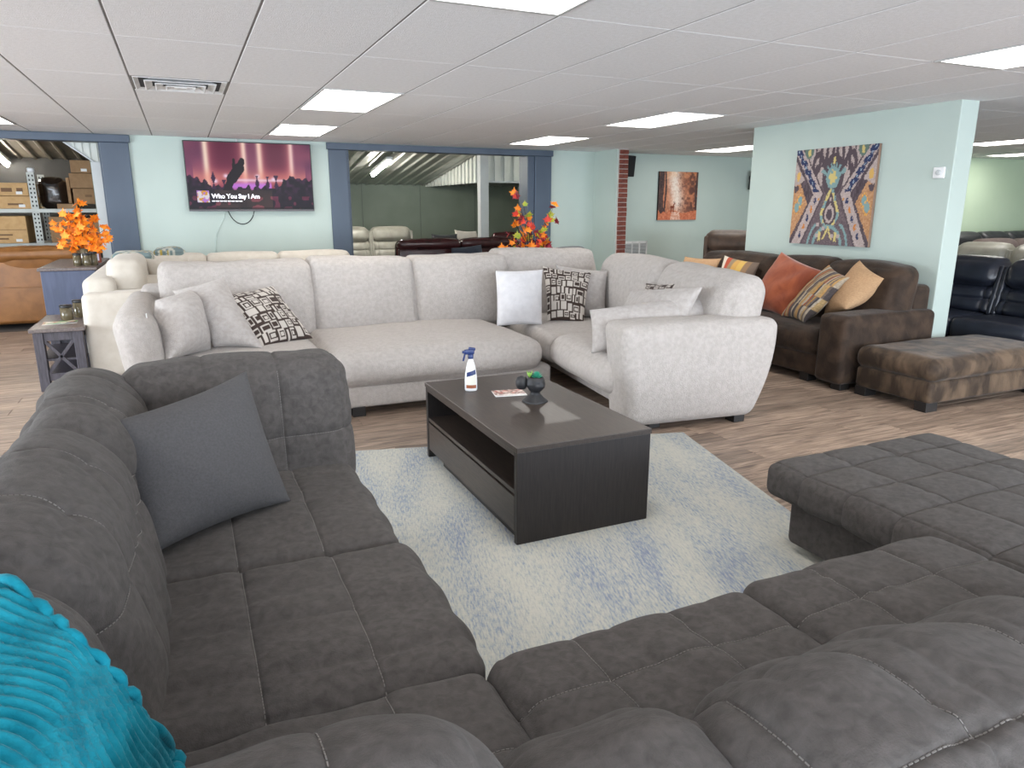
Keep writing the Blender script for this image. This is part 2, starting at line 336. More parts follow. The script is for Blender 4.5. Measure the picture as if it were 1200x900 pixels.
for i in range(-11, 29):
    for j in range(-6, 6):
        cx, cy = GX+TX*(i+.5), GY+TY*(j+.5)
        if cx < -6.9 or cx > 17 or cy < -3.5 or (i, j) in LIGHTS or (i, j) == VENT: continue
        ty = TY
        if cy+.6 > 9.9: continue
        pxs = [to_px((cx+a, cy+b, CEIL)) for a in (-.3, .3) for b in (-.6, .6)]
        vis = any(p and -20 < p[0] < 1220 and -20 < p[1] < 240 for p in pxs) and len(tiles) < 290
        if vis:
            o = mk('ceiling_tile', (tg[0]+np.array([cx, cy, CEIL]), tg[1]), CEILM, ceiling) if tfirst is None else dup(tfirst, ceiling, (cx, cy, CEIL))
            tfirst = tfirst or o; tiles.append(o)
        else: rest.append(None)
hid = []
for i in range(-11, 29):
    for j in range(-6, 6):
        cx, cy = GX+TX*(i+.5), GY+TY*(j+.5)
        if cx < -6.9 or cx > 17 or cy < -3.5 or (i, j) in LIGHTS or (i, j) == VENT or cy+.6 > 9.9: continue
        if not any(abs(WL[t.name].x-cx) < .1 and abs(WL[t.name].y-cy) < .1 for t in tiles): hid.append((tg[0]+np.array([cx, cy, CEIL]), tg[1]))
mk('tile_field', J(hid), CEILM, ceiling, kind='stuff')
# border tiles along the back wall (cut short) and half tile beside the vent
yb0 = GY+TY*5
for i in range(-11, 17):
    cx = GX+TX*(i+.5); mk('ceiling_tile', bx(cx-.298, cx+.298, yb0+.006, 9.9, CEIL, CEIL+.018), CEILM, ceiling)
mk('ceiling_tile', bx(GX+.006, GX+TX-.006, GY+TY*2.5+.006, GY+TY*3-.006, CEIL, CEIL+.018), CEILM, ceiling)
GRID = pm('grey ceiling grid', (128, 126, 125), .6)  # recess shade put into the colour: bars greyed to read as dark gaps
run = rbox(-.014, .014, -6.7, 6.7, .003, .012, .002, 1); rf = None
for i in range(-10, 28):
    x = GX+TX*i
    rf = mk('main_runner', (run[0]+np.array([x, 3.15, CEIL]), run[1]), GRID, ceiling) if rf is None else (dup(rf, ceiling, (x, 3.15, CEIL+.003)), rf)[1]
crs = rbox(-.298, .298, -.012, .012, .004, .012, .002, 1); cf = None; nc = 0; far_cr = []
for j in range(-5, 6):
    for i in range(-10, 28):
        x, y = GX+TX*(i+.5), GY+TY*j; px = to_px((x, y, CEIL))
        g = (crs[0]+np.array([x, y, CEIL]), crs[1])
        if px and -30 < px[0] < 1230 and -20 < px[1] < 220 and nc < 290:
            nc += 1; cf = mk('cross_tee', g, GRID, ceiling) if cf is None else (dup(cf, ceiling, (x, y, CEIL+.004)), cf)[1]
        else: far_cr.append(g)
mk('tee_field', J(far_cr), GRID, ceiling, kind='stuff')
k = 0
for (i, j), lab in LIGHTS.items():
    k += 1; cx, cy = GX+TX*(i+.5), GY+TY*(j+.5)
    t = thing('ceiling_light', lab or 'ceiling light panel out of view above and behind the camera', 'light', (cx, cy, CEIL), None if lab else 'ceiling light panels out of view')
    t['group'] = 'fluorescent panels in the suspended ceiling'
    mk('frame', J([bx(cx-.298, cx+.298, cy-.603, cy-.578, CEIL-.004, CEIL+.02), bx(cx-.298, cx+.298, cy+.578, cy+.603, CEIL-.004, CEIL+.02), bx(cx-.298, cx-.28, cy-.578, cy+.578, CEIL-.004, CEIL+.02), bx(cx+.28, cx+.298, cy-.578, cy+.578, CEIL-.004, CEIL+.02)]), TBAR, t)
    mk('diffuser', rbox(cx-.28, cx+.28, cy-.578, cy+.578, CEIL+.001, CEIL+.012, .003), DIFF, t)
vx, vy = GX+TX*.5, GY+TY*2+.305
t = thing('ceiling_vent', 'white square louvred air vent in the ceiling left of the television', 'vent', (vx, vy, CEIL))
mk('backing', bx(vx-.29, vx+.29, vy-.29, vy+.29, CEIL+.012, CEIL+.02), pm('dark duct', (70, 74, 80), .8), t)
for q, (a, dz) in enumerate(((.29, 0), (.225, -.01), (.16, -.016), (.095, -.02))):      # stepped square cone rings
    V = []; F = []
    for (r_, z_) in ((a, CEIL+dz), (a-.045, CEIL+dz+.026), (a-.05, CEIL+dz+.024), (a-.006, CEIL+dz-.004)):
        V += [(vx-r_, vy-r_, z_), (vx+r_, vy-r_, z_), (vx+r_, vy+r_, z_), (vx-r_, vy+r_, z_)]
    for l in range(4):
        for s_ in range(4): F.append((l*4+s_, l*4+(s_+1) % 4, ((l+1) % 4)*4+(s_+1) % 4, ((l+1) % 4)*4+s_))
    mk('louver_ring', (V, F), WHITEPL, t)
mk('center_plate', rbox(vx-.04, vx+.04, vy-.04, vy+.04, CEIL-.022, CEIL-.016, .003), WHITEPL, t)
# ---------------------------------------------------------------- walls, trims
YB = 9.9; ZB = 2.235
mk('wall_back', J([bx(-.78, 1.83, YB, YB+.16, 0, CEIL+.03), bx(4.83, 6.0, YB, YB+.16, 0, CEIL+.03), bx(-7, -.78, YB, YB+.16, ZB-.02, CEIL+.03), bx(1.83, 4.83, YB, YB+.16, ZB-.02, CEIL+.03)]), MINT, kind='structure')
mk('wall_back_right', bx(6.0, 10.2, YB, YB+.16, 0, CEIL+.03), MINT, kind='structure')
mk('wall_far_right', J([bx(10.2, 17.2, 8.35, 8.5, 0, CEIL+.03), bx(10.05, 10.2, 8.35, 10.05, 0, CEIL+.03)]), MINT2, kind='structure')
wr_ = mk('wall_right', rbox(5.65, 5.86, 3.97, 6.26, 0, CEIL+.03, .008, 1), MINT, kind='structure')
mk('wall_left', J([bx(-7.1, -6.9, -3.7, 2.3, 0, CEIL+.9), bx(-7.1, -6.9, 6.9, 15.6, 0, CEIL+.9), bx(-7.1, -6.9, 2.3, 6.9, 0, .42), bx(-7.1, -6.9, 2.3, 6.9, 2.2, CEIL+.9)]), MINT, kind='structure')
mk('wall_right_outer', bx(17, 17.2, -3.7, 8.5, 0, CEIL+.03), MINT2, kind='structure')
fr = [bx(-7, 17.2, -3.75, -3.6, 0, .42), bx(-7, 17.2, -3.75, -3.6, 2.2, CEIL+.03)]+[bx(x, x+.55, -3.75, -3.6, .42, 2.2) for x in (-7, -2.35, 1.85, 6.05, 10.3)]+[bx(10.8, 17.2, -3.75, -3.6, .42, 2.2)]
mk('wall_front', J(fr), MINT, kind='structure')
for n_, g in (('trim_1', rbox(-.78, -.48, YB-.03, YB+.02, 0, ZB-.085, .006)), ('trim_2', rbox(-6.9, -.46, YB-.05, YB+.17, ZB-.085, ZB, .006)),
              ('trim_3', rbox(1.83, 2.07, YB-.03, YB+.02, 0, ZB-.085, .006)), ('trim_4', rbox(1.81, 5.12, YB-.05, YB+.17, ZB-.085, ZB-.002, .006)),
              ('trim_5', rbox(4.83, 5.1, YB-.03, YB+.02, 0, ZB-.085, .006)), ('trim_6', rbox(4.72, 4.83, YB-.0, YB+.3, 0, ZB-.085, .006)), ('trim_7', rbox(2.07, 2.1, YB, YB+.18, 0, ZB-.085, .004)), ('trim_8', rbox(-.8, -.76, YB+.02, YB+.18, 0, ZB-.085, .004))):
    mk(n_, g, BLUE, kind='structure')
stub = mk('wall_middle', bx(5.85, 6.03, 9.26, YB, 0, CEIL+.02), MINT, kind='structure')
mk('mortar', bx(5.875, 6.035, 9.245, 9.26, 0, CEIL), MORT, stub)
bg = rbox(-.072, .072, -.02, .012, 0, .058, .004, 1); bf_ = None
for q in range(33):
    z = .005+q*.0677; dx = random.uniform(-.003, .003)
    bf_ = mk('brick', (bg[0]+np.array([5.955, 9.245, z]), bg[1]), BRICK, stub) if bf_ is None else (dup(bf_, stub, (5.955+dx, 9.241, z)), bf_)[1]
for n_, g in (('baseboard_back', bx(-.48, 1.83, YB-.012, YB, 0, .09)), ('baseboard_right', bx(5.638, 5.65, 3.97, 6.26, 0, .09))): mk(n_, g, TBAR, kind='structure')
# ---------------------------------------------------------------- back rooms behind the openings
K = .146; Y0 = 10.07; YF = 15.3; zr = lambda y: 1.87+K*(YF-y)
def corr(x0, x1, y0, y1, zf, pitch=.2, amp=.022):   # ribbed sheet, ribs along y
    xs = []; zs = []; x = x0
    while x < x1: xs += [x, x+pitch*.62, x+pitch*.72, x+pitch*.9]; zs += [0, 0, -amp, -amp]; x += pitch
    V = []; F = []; n = len(xs)
    for lay in (0, .012):
        for y in (y0, y1):
            V += [(a, y, zf(y)+b+lay) for a, b in zip(xs, zs)]
    for i in range(n-1): F += [(i, i+1, n+i+1, n+i), (2*n+i, 3*n+i, 3*n+i+1, 2*n+i+1)]
    F += [(i, 2*n+i, 2*n+i+1, i+1) for i in range(n-1)]+[(n+i, n+i+1, 3*n+i+1, 3*n+i) for i in range(n-1)]
    return V, F
mk('ceiling_annex', corr(-1.0, 10.2, Y0, YF, zr), METAL, kind='structure')
mk('ceiling_storage', corr(-6.9, -1.0, Y0, YF, zr), pm('weathered roof sheet', (128, 118, 104), .4, (108, 98, 86), 3, metal=.5), kind='structure')
mk('wall_annex_back', bx(-.9, 10.3, YF-.1, YF, 0, 2.1), GRGRN, kind='structure')
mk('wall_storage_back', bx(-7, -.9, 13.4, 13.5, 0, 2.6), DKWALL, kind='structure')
mk('wall_annex_left', bx(-.95, -.85, 10.45, YF-.1, 0, 3), GRGRN, kind='structure')
mk('wall_annex_right', bx(10.2, 10.3, Y0, YF, 0, 3), GRGRN, kind='structure')
def ribwall(p0, p1, zb, zt, n, th=.03):      # vertical ribbed panel between two floor points
    p0, p1 = np.array(p0, float), np.array(p1, float); L_ = np.linalg.norm(p1-p0); d = (p1-p0)/L_; nn = np.array([d[1], -d[0]])
    gs = []
    def slab(t0, t1, o0, o1):
        V = []
        for t, o in ((t0, o0), (t1, o0), (t1, o1), (t0, o1)):
            q = p0+d*t+nn*o
            V += [(q[0], q[1], zb(t/L_)), (q[0], q[1], zt(t/L_))]
        return np.array(V), [(0, 2, 3, 1), (2, 4, 5, 3), (4, 6, 7, 5), (6, 0, 1, 7), (0, 6, 4, 2), (1, 3, 5, 7)]
    gs.append(slab(0, L_, 0, .015)); s = L_/n
    for i in range(n): gs.append(slab(s*(i+.12), s*(i+.42), .015, .015+th))
    return J(gs)
mk('trim_9', ribwall((4.85, 15.15), (4.85, 12.1), lambda t: 1.84, lambda t: zr(15.15-3.05*t)-.02, 16), METALW, kind='structure')
mk('trim_10', ribwall((4.9, 12.1), (8.6, 12.1), lambda t: 1.86+.1*t, lambda t: zr(12.1)-.03, 20), METALW, kind='structure')
mk('trim_11', ribwall((6.95, 15.1), (10, 14.2), lambda t: 1.68+.06*t, lambda t: zr(15.1-.9*t)-.02, 16), METALW, kind='structure')
mk('trim_12', J([rbox(4.83, 4.99, 12.05, 12.2, 0, zr(12.12)-.03, .008)]), STEEL, kind='structure')
mk('trim_13', bx(4.99, 8.6, 12.04, 12.1, 1.84, 1.87), STEEL, kind='structure')
mk('trim_14', ribwall((-1.19, 10.35), (-.8, 10.35), lambda t: 2.18-.3*t, lambda t: 2.55, 5, .012), METALW, kind='structure')
mk('trim_15', rot(rbox(-1.22, -.78, 10.31, 10.36, 2.165, 2.185, .004), 'Y', math.atan(.3/.39), (-1.19, 10.33, 2.18)), STEEL, kind='structure')
mk('trim_16', rbox(-.93, -.82, 10.3, 10.42, 0, 1.95, .006), STEEL, kind='structure')
for i in range(7):
    x = 2.2+i*1.25; mk('trim_%d' % (17+i), bx(x-.006, x+.006, YF-.112, YF-.1, 0, 1.9), pm('seam', (112, 120, 110), .6), kind='structure')
def tubelight(x, y, lab, out=False):
    t = thing('tube_light', lab, 'light', (x, y, zr(y)-.2), None)
    y0, y1 = y-.62, y+.62
    V, F = bx(x-.05, x+.05, y0, y1, 0, .05); V[:, 2] += zr(y)-.11-K*(V[:, 1]-y); mk('housing', (V, F), WHITEPL, t)
    mk('tube', tube([(x, y0+.02, zr(y0)-.135), (x, y1-.02, zr(y1)-.135)], .026, 10), TUBEM, t)
    for yy in (y-.4, y+.4): mk('hanger', tube([(x, yy, zr(yy)-.06), (x, yy, zr(yy)-.01)], .008, 6), STEEL, t)
tubelight(3.3, 12.95, 'lit fluorescent tube hanging below the ribbed metal roof')
tubelight(7.2, 11.2, 'added fluorescent tube lighting the annex, unseen right of the post')  # out-of-view tube added to brighten the annex
tubelight(.9, 12.4, 'added fluorescent tube lighting the annex, unseen behind the television wall')  # second unseen tube, also added for more light in the annex
tubelight(-2.3, 12.7, 'fluorescent tube at the far left edge over the warehouse rack')
# ---------------------------------------------------------------- charcoal sectional in the foreground
T = thing('sectional_sofa', 'charcoal grey stitched microfibre sectional filling the foreground around the rug', 'sofa', (.5, 1.5, 0))
mk('base', J([rbox(-.6, .47, .42, 2.98, .07, .3, .03, 2)]), DARK, T, True)
mk('base', rbox(.47, 2.05, .42, 1.3, .07, .3, .03, 2), DARK, T, True)
for x, y in ((-.5, .6), (-.5, 2.85), (.4, 2.85), (.4, 1.45), (1.9, 1.2), (1.9, .55)): mk('foot', rbox(x-.04, x+.04, y-.04, y+.04, 0.012 if x > .3 else 0, .08, .005), FOOT, T)
def seat(x0, x1, y0, y1, seed, gx, gy, fold=None, z1=.44, **kw):
    return cushion('seat_cushion', DARK, T, (72, 72, 12), THREAD, lo=(x0, y0, .27), hi=(x1, y1, z1), r=.06, puff=(.010, .012, .014), wamp=.003, wsc=11, seed=seed, fold=fold, pucker=.0032,
                   grooves=[(0, v, .008, .009, '+z,+y,-y') for v in gx]+[(1, v, .008, .009, '+z,+x,-x') for v in gy], **kw)
seat(-.22, .53, 1.98, 2.78, 3, (-.28, .36), (), (1, .007, 26))
seat(-.22, .545, 1.30, 1.99, 4, (-.28, .36), (), (1, .009, 30))
# faint quilting folds of the long seat are separate grooves without contrast thread
seat(-.22, .53, .62, 1.31, 5, (.36,), (.2,), (0, .006, 24))
seat(.52, 1.285, .66, 1.335, 6, (-.42, .3), (.38,), (0, .005, 22))
seat(1.28, 2.06, .66, 1.36, 7, (-.42, .3), (.38,), (0, .005, 22))
# chaise at the right end
mk('chaise_base', rbox(2.19, 3.02, .5, 2.05, .05, .26, .03, 2), DARK, T, True)
cushion('chaise_cushion', DARK, T, (60, 80, 12), DTHREAD, lo=(2.13, .9, .235), hi=(3.14, 2.15, .395), r=.05, puff=(.012, .015, .012), wamp=.003, wsc=9, pucker=.003, seed=9, fold=(1, .004, 18),
        grooves=[(0, v, .008, .009, '+z,+y') for v in (-.93, -.42, .12, .62)]+[(1, v, .008, .009, '+z') for v in (-.5, .0, .34, .68)])
# left backs: lean away from the seat
def lean_l(q):
    q = q.copy(); t = np.clip((q[:, 2]-.3)/.6, 0, 1.2); q[:, 0] -= .10*t**1.6; return q
for k_, (y0, y1) in enumerate(((.5, 1.30), (1.30, 2.13), (2.13, 2.93))):
    cushion('back_cushion', DARK, T, (20, 70, 46), THREAD, lo=(-.40, y0, .28), hi=(-.13, y1, .875), r=.13, puff=(.025, .012, .012), wamp=.007, wsc=9, pucker=.005, seed=20+k_, fold=(1, .009, 24), warp=lean_l,
            grooves=[(1, v, .012, .014, '+x,+z,-x', -.9, .98) for v in (-.34, .34)]+[(2, .30, .010, .012, '+x', -.96, .96)])
mk('back_frame', rbox(-.60, -.42, .45, 2.93, .1, .52, .06, 3), DARK, T, True)
# far arm cushion
def lean_f(q):
    q = q.copy(); q[:, 1] += .10*np.clip((q[:, 2]-.3)/.55, 0, 1.2); return q
cushion('arm_cushion', DARK, T, (80, 14, 50), THREAD, lo=(-.27, 2.67, .31), hi=(.545, 2.93, .855), r=.085, puff=(.012, .02, .012), wamp=.006, wsc=9, pucker=.004, seed=31, warp=lean_f,
        grooves=[(0, -.3, .009, .012, ''), (0, .34, .011, .013, '-y'), (0, .93, .004, .008, ''), (2, -.05, .010, .012, '-y', -.3, .97)])
mk('arm_base', rbox(-.5, .5, 2.76, 3.0, .09, .36, .04, 2), DARK, T, True)
# near backs, seen from behind and above
def lean_n(q):
    q = q.copy(); q[:, 1] -= .10*np.clip((q[:, 2]-.3)/.5, 0, 1.2)**1.5; return q
for k_, (x0, x1, y0, y1, z1, gs) in enumerate(((-.3, .30, .63, .95, .81, ((0, .3),)), (.285, .71, .56, .90, .69, ((0, .66),)), (.60, 1.46, .44, .86, .735, ((0, -.86), (0, -.30), (0, .35))), (1.46, 2.1, .44, .86, .73, ((0, .0),)))):
    cushion('back_cushion', DARK, T, (80, 30, 44), THREAD, lo=(x0, y0, .3), hi=(x1, y1, z1), r=.15, puff=(.015, .03, .015), wamp=.008, wsc=9, pucker=.005, seed=40+k_, fold=(0, .010, 26), warp=lean_n,
            grooves=[(a, v, .011, .012, '+z', (-.40 if k_ > 1 else -.8), .97) for a, v in gs]+([(1, -.40, .009, .011, '+z', -.86, .98)] if k_ > 1 else []))
mk('back_frame', rbox(-.5, 2.1, .34, .52, .1, .5, .06, 3), DARK, T, True)
def tagp(o, lab, cat, grp=None): return set_props(o, lab, cat, grp)
g, uv = pillow((-.19, 2.10, .455), (.245, 2.36, .455), (.155, 2.60, .865), (-.275, 2.33, .80), .2, 50, 3, .008, .085)
tagp(mk('throw_pillow', g, DARK2, None, True), 'charcoal square throw pillow propped in the corner of the charcoal sectional', 'pillow')
# turquoise blanket over the left back
def blanket(u, v):
    prof = np.array([(-.118, .60), (-.13, .68), (-.16, .77), (-.205, .85), (-.27, .89), (-.36, .895), (-.43, .86), (-.485, .78), (-.515, .66), (-.55, .54), (-.62, .42)])
    w = u*(len(prof)-1)
    ym = np.interp(w, [0, 1, 2, 3, 4, 5, 7, 10], [1.06, 1.01, .985, 1.0, 1.09, 1.20, 1.3, 1.35])
    y = .50+(ym-.50)*v
    x = np.interp(w, np.arange(len(prof)), prof[:, 0]); z = np.interp(w, np.arange(len(prof)), prof[:, 1])
    rib = (np.abs(np.sin((y*1.0+.05*np.sin(w*1.1)+.012*np.sin(w*3+y*9))*2*math.pi/.044))**.8)*.011+.009*np.sin(w*1.9+y*7)*np.sin(y*5+1)
    dx = np.interp(w, np.arange(len(prof)), np.gradient(prof[:, 0])); dz = np.interp(w, np.arange(len(prof)), np.gradient(prof[:, 1])); l_ = np.hypot(dx, dz)
    return np.stack([x+(dz/l_)*(rib+.022), y, z-(dx/l_)*(rib+.022)], -1)
P_, F_, u_, v_ = sheet(blanket, 90, 130)
o = tagp(mk('throw_blanket', (P_, F_[:, ::-1]), TEAL, None, True), 'turquoise ribbed fleece blanket draped over the charcoal sofa back at lower left', 'blanket')
md = o.modifiers.new('thick', 'SOLIDIFY'); md.thickness = .018; md.offset = -1
E_ = blanket(np.linspace(0, 0, 120), np.linspace(0, 1, 120)); mk('hem', tube(E_+np.array([0, 0, -.002]), .013, 10), TEAL, o, True)
E_ = blanket(np.linspace(0, .95, 120), np.ones(120)); mk('hem', tube(E_, .008, 10), TEAL, o, True)
# ---------------------------------------------------------------- rug
a_ = R(-14); ex, ey = np.array([math.cos(a_), math.sin(a_)]), np.array([-math.sin(a_), math.cos(a_)]); c0 = np.array([2.82, 3.56])
nt = RUGM.node_tree; b = nt.nodes['Principled BSDF']; tc = nd(nt, 'ShaderNodeTexCoord'); mp = nd(nt, 'ShaderNodeMapping'); mp.inputs['Rotation'].default_value = (0, 0, -a_)
nt.links.new(tc.outputs['Object'], mp.inputs[0])
def mapd(sc):
    m2 = nd(nt, 'ShaderNodeMapping'); m2.inputs['Scale'].default_value = sc; nt.links.new(mp.outputs[0], m2.inputs[0]); return m2.outputs[0]
n1 = nd(nt, 'ShaderNodeTexNoise', i_Scale=1.0, i_Detail=6, i_Roughness=.7); nt.links.new(mapd((120, 22, 1)), n1.inputs[0])
n2 = nd(nt, 'ShaderNodeTexNoise', i_Scale=1.6, i_Detail=4); nt.links.new(mapd((3.2, .8, 1)), n2.inputs[0])
n3 = nd(nt, 'ShaderNodeTexNoise', i_Scale=1.0, i_Detail=3); nt.links.new(mapd((40, 110, 1)), n3.inputs[0])
m2_ = nd(nt, 'ShaderNodeMath', operation='MULTIPLY'); m2_.inputs[1].default_value = .55; nt.links.new(n2.outputs[0], m2_.inputs[0])
ad = nd(nt, 'ShaderNodeMath', operation='ADD'); nt.links.new(n1.outputs[0], ad.inputs[0]); nt.links.new(m2_.outputs[0], ad.inputs[1])
cr = nd(nt, 'ShaderNodeValToRGB'); e = cr.color_ramp.elements; e[0].color = lc((190, 189, 179)); e[1].color = lc((122, 133, 158))
x_ = cr.color_ramp.elements.new(.4); x_.color = lc((176, 178, 172)); x_ = cr.color_ramp.elements.new(.6); x_.color = lc((152, 160, 168))
for el, p_ in zip(sorted(cr.color_ramp.elements, key=lambda q: q.position), (.66, .78, .87, .98)): el.position = p_
sc_ = nd(nt, 'ShaderNodeMath', operation='MULTIPLY'); sc_.inputs[1].default_value = 1.0; nt.links.new(ad.outputs[0], sc_.inputs[0])
nt.links.new(sc_.outputs[0], cr.inputs[0]); nt.links.new(cr.outputs[0], b.inputs['Base Color'])
bp = nd(nt, 'ShaderNodeBump', i_Strength=.7, i_Distance=.008); nt.links.new(n3.outputs[0], bp.inputs['Height']); nt.links.new(bp.outputs[0], b.inputs['Normal'])
RL, RW = 2.25, 2.75
V, F = rbox(-RL, 0, -RW, 0, .0, .012, .005, 1); V2 = V.copy(); V2[:, :2] = c0+np.outer(V[:, 0], ex)+np.outer(V[:, 1], ey)
tagp(mk('area_rug', (V2, F), RUGM), 'cream and blue flecked woven area rug under the coffee table', 'rug')
# ---------------------------------------------------------------- coffee table
T = thing('coffee_table', 'espresso wood coffee table with open shelf and drawer on the rug', 'coffee table', (1.51, 3.18, .012))
X0, X1, Y0_, Y1_, ZT = 1.175, 1.84, 2.55, 3.80, .452
mk('top', rbox(X0-.004, X1+.004, Y0_-.004, Y1_+.004, ZT-.024, ZT, .003), ESP, T)
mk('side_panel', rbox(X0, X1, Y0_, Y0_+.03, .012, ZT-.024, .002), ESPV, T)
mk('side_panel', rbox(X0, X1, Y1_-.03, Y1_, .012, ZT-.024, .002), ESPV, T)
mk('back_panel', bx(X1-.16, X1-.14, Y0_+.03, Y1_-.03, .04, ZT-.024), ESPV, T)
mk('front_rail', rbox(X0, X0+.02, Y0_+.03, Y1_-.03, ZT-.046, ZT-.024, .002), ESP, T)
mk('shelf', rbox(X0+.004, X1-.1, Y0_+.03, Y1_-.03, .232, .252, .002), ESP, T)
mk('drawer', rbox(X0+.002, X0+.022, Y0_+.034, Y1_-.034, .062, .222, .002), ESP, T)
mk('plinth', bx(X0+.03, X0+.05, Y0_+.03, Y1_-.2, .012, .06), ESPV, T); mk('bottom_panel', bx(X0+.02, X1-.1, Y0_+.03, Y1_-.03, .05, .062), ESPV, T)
# spray bottle
cx, cy = 1.345, 3.52
T = thing('spray_bottle', 'white cleaner spray bottle with blue trigger head on the coffee table', 'bottle', (cx, cy, ZT))
pr = [(.0, 0), (.030, .001), (.034, .008), (.034, .06), (.030, .10), (.022, .145), (.013, .172), (.013, .188)]
g = lathe(pr, 24, (0, 0, 0)); g[0][:, 1] *= .68; g = rot(g, 'Z', R(-20)); g[0][:] += (cx, cy, ZT); body = mk('body', g, WHITEPL, T, True)
def dec(z0, z1, a0, a1, m, nm, slant=0, off=.0012):
    zz = np.array([q[1] for q in pr]); rr = np.array([q[0] for q in pr])
    def f(u, v):
        an = a0+(a1-a0)*u; z = z0+(z1-z0)*v+slant*(u-.5); r_ = np.interp(z, zz, rr)+off; return np.stack([r_*np.cos(an), r_*.68*np.sin(an), z], -1)
    P, F, _, _ = sheet(f, 14, 4); g = rot((P, F), 'Z', R(-20)); return g[0]+np.array([cx, cy, ZT]), g[1]
NAVYP = pm('navy blue plastic', (34, 52, 104), .35)
mk('label', dec(.02, .125, R(225), R(320), 0, ''), pm('pale label', (228, 226, 214), .5), body, label='pale cream front label')
mk('label', dec(.088, .112, R(226), R(325), 0, '', .016, .002), NAVYP, body, label='slanted navy label band'); mk('label', dec(.018, .036, R(225), R(320), 0, '', 0, .002), pm('rust label', (150, 84, 52), .5), body, label='rust label band')
hd = J([lathe([(.0145, .178), (.0155, .184), (.0155, .2), (.012, .204)], 16), rbox(-.034, .020, -.011, .011, .202, .228, .006, 2), rot(rbox(-.012, .026, -.010, .010, .224, .240, .006, 2), 'Y', R(10), (0, 0, .23)), rbox(-.046, -.032, -.007, .007, .208, .222, .003)])
g = rot(hd, 'Z', R(-8)); mk('spray_head', (g[0]+np.array([cx, cy, ZT]), g[1]), NAVYP, T, True)
g = rot(rot(rbox(-.036, -.027, -.006, .006, .165, .208, .003), 'Y', R(14), (-.03, 0, .205)), 'Z', R(-8)); mk('trigger', (g[0]+np.array([cx, cy, ZT]), g[1]), NAVYP, T)
# brochure on the table
def raster_plane(name, P00, P10, P01, n, m, fn, mat, parent=None, thick=None, **kw):
    P00, P10, P01 = (np.array(p, float) for p in (P00, P10, P01))
    P, F, u, v = sheet(lambda u, v: P00+np.outer(u, P10-P00)+np.outer(v, P01-P00), n, m)
    return mk(name, (P, F), mat, parent, cols=lin(np.clip(fn(u, v), 0, 255)), **kw)
def hsh(u, v, n, m, seed=0):
    i, j = np.floor(u*n).astype(int), np.floor(v*m).astype(int); g = np.random.default_rng(seed).uniform(0, 1, (n+2, m+2)); return g[np.clip(i, 0, n), np.clip(j, 0, m)]
def vn(u, v, n, m, seed=0):     # smooth value noise
    g = np.random.default_rng(seed).uniform(0, 1, (n+3, m+3)); x, y = u*n, v*m; i, j = np.clip(np.floor(x).astype(int), 0, n), np.clip(np.floor(y).astype(int), 0, m); fx, fy = x-i, y-j
    fx, fy = fx*fx*(3-2*fx), fy*fy*(3-2*fy)
    return g[i, j]*(1-fx)*(1-fy)+g[i+1, j]*fx*(1-fy)+g[i, j+1]*(1-fx)*fy+g[i+1, j+1]*fx*fy
def mixc(a, b, t): return np.asarray(a, float)*(1-t)[:, None]+np.asarray(b, float)*t[:, None]
def paint(c, mask, col): c[mask] = col; return c
def broch(u, v):
    c = mixc((226, 214, 206), (120, 84, 74), np.clip(vn(u, v, 18, 10, 2)*1.5-.25, 0, 1)); c = mixc(c, (196, 74, 58), np.clip(vn(u, v, 8, 6, 4)*2-1.2, 0, 1)*(v > .35))
    m = (v < .22); c[m] = c[m]*.35+150; return paint(c, (v > .08) & (v < .17) & (u > .4), (238, 236, 234))
b0, b1, b2 = np.array((1.415, 3.34)), np.array((1.58, 3.305)), np.array((1.44, 3.46))
o = mk('brochure', J([(np.array([(*b0, ZT), (*b1, ZT), (*(b1+b2-b0), ZT), (*b2, ZT), (*b0, ZT+.004), (*b1, ZT+.004), (*(b1+b2-b0), ZT+.004), (*b2, ZT+.004)]), [(0, 3, 2, 1), (4, 5, 6, 7), (0, 1, 5, 4), (1, 2, 6, 5), (2, 3, 7, 6), (3, 0, 4, 7)])]), STICK)
tagp(o, 'glossy reddish photo brochure lying beside the black head planter', 'brochure'); raster_plane('cover', (*b0, ZT+.0046), (*b1, ZT+.0046), (*b2, ZT+.0046), 48, 30, broch, PAPER, o)
# black head planter with two faces and succulents
hx, hy = 1.565, 3.18
T = thing('head_planter', 'matt black head-shaped planter with green succulents on the coffee table', 'planter', (hx, hy, ZT))
n = 40; V, F, _, _ = sheet(lambda u, v: np.stack([u, v, u*0], -1), n, 44); P = np.zeros_like(V)
prof = [(0, .060), (.006, .060), (.02, .045), (.04, .026), (.052, .024), (.062, .032), (.075, .042), (.095, .047), (.115, .047), (.127, .042), (.13, .036)]
zz = np.array([q[0] for q in prof]); rr = np.array([q[1] for q in prof])
an = V[:, 0]*2*math.pi; z = V[:, 1]*.13; r_ = np.interp(z, zz, rr); ux, uy = np.cos(an), np.sin(an)
neck = z < .05; sq = np.where(neck, np.abs(ux)+np.abs(uy), 1); r_ = np.where(neck, r_*(1+.32*(1/np.maximum(np.abs(np.cos(an-R(20))), np.abs(np.sin(an-R(20))))-1)*np.clip((.05-z)/.05, 0, 1)), r_)
for fa in (R(-75),):
    d = np.cos(an-fa); da = (an-fa+math.pi) % (2*math.pi)-math.pi; face = np.clip(d, 0, 1)
    r_ += .012*face**2*np.exp(-((z-.085)/.03)**2)+.008*np.exp(-(da/.13)**2)*np.exp(-((z-.088)/.011)**2)-.006*np.exp(-((np.abs(da)-.36)/.16)**2)*np.exp(-((z-.099)/.008)**2)+.004*np.exp(-(da/.25)**2)*np.exp(-((z-.073)/.004)**2)-.004*np.exp(-(da/.3)**2)*np.exp(-((z-.068)/.003)**2)+.004*np.exp(-(da/.3)**2)*np.exp(-((z-.0625)/.005)**2)
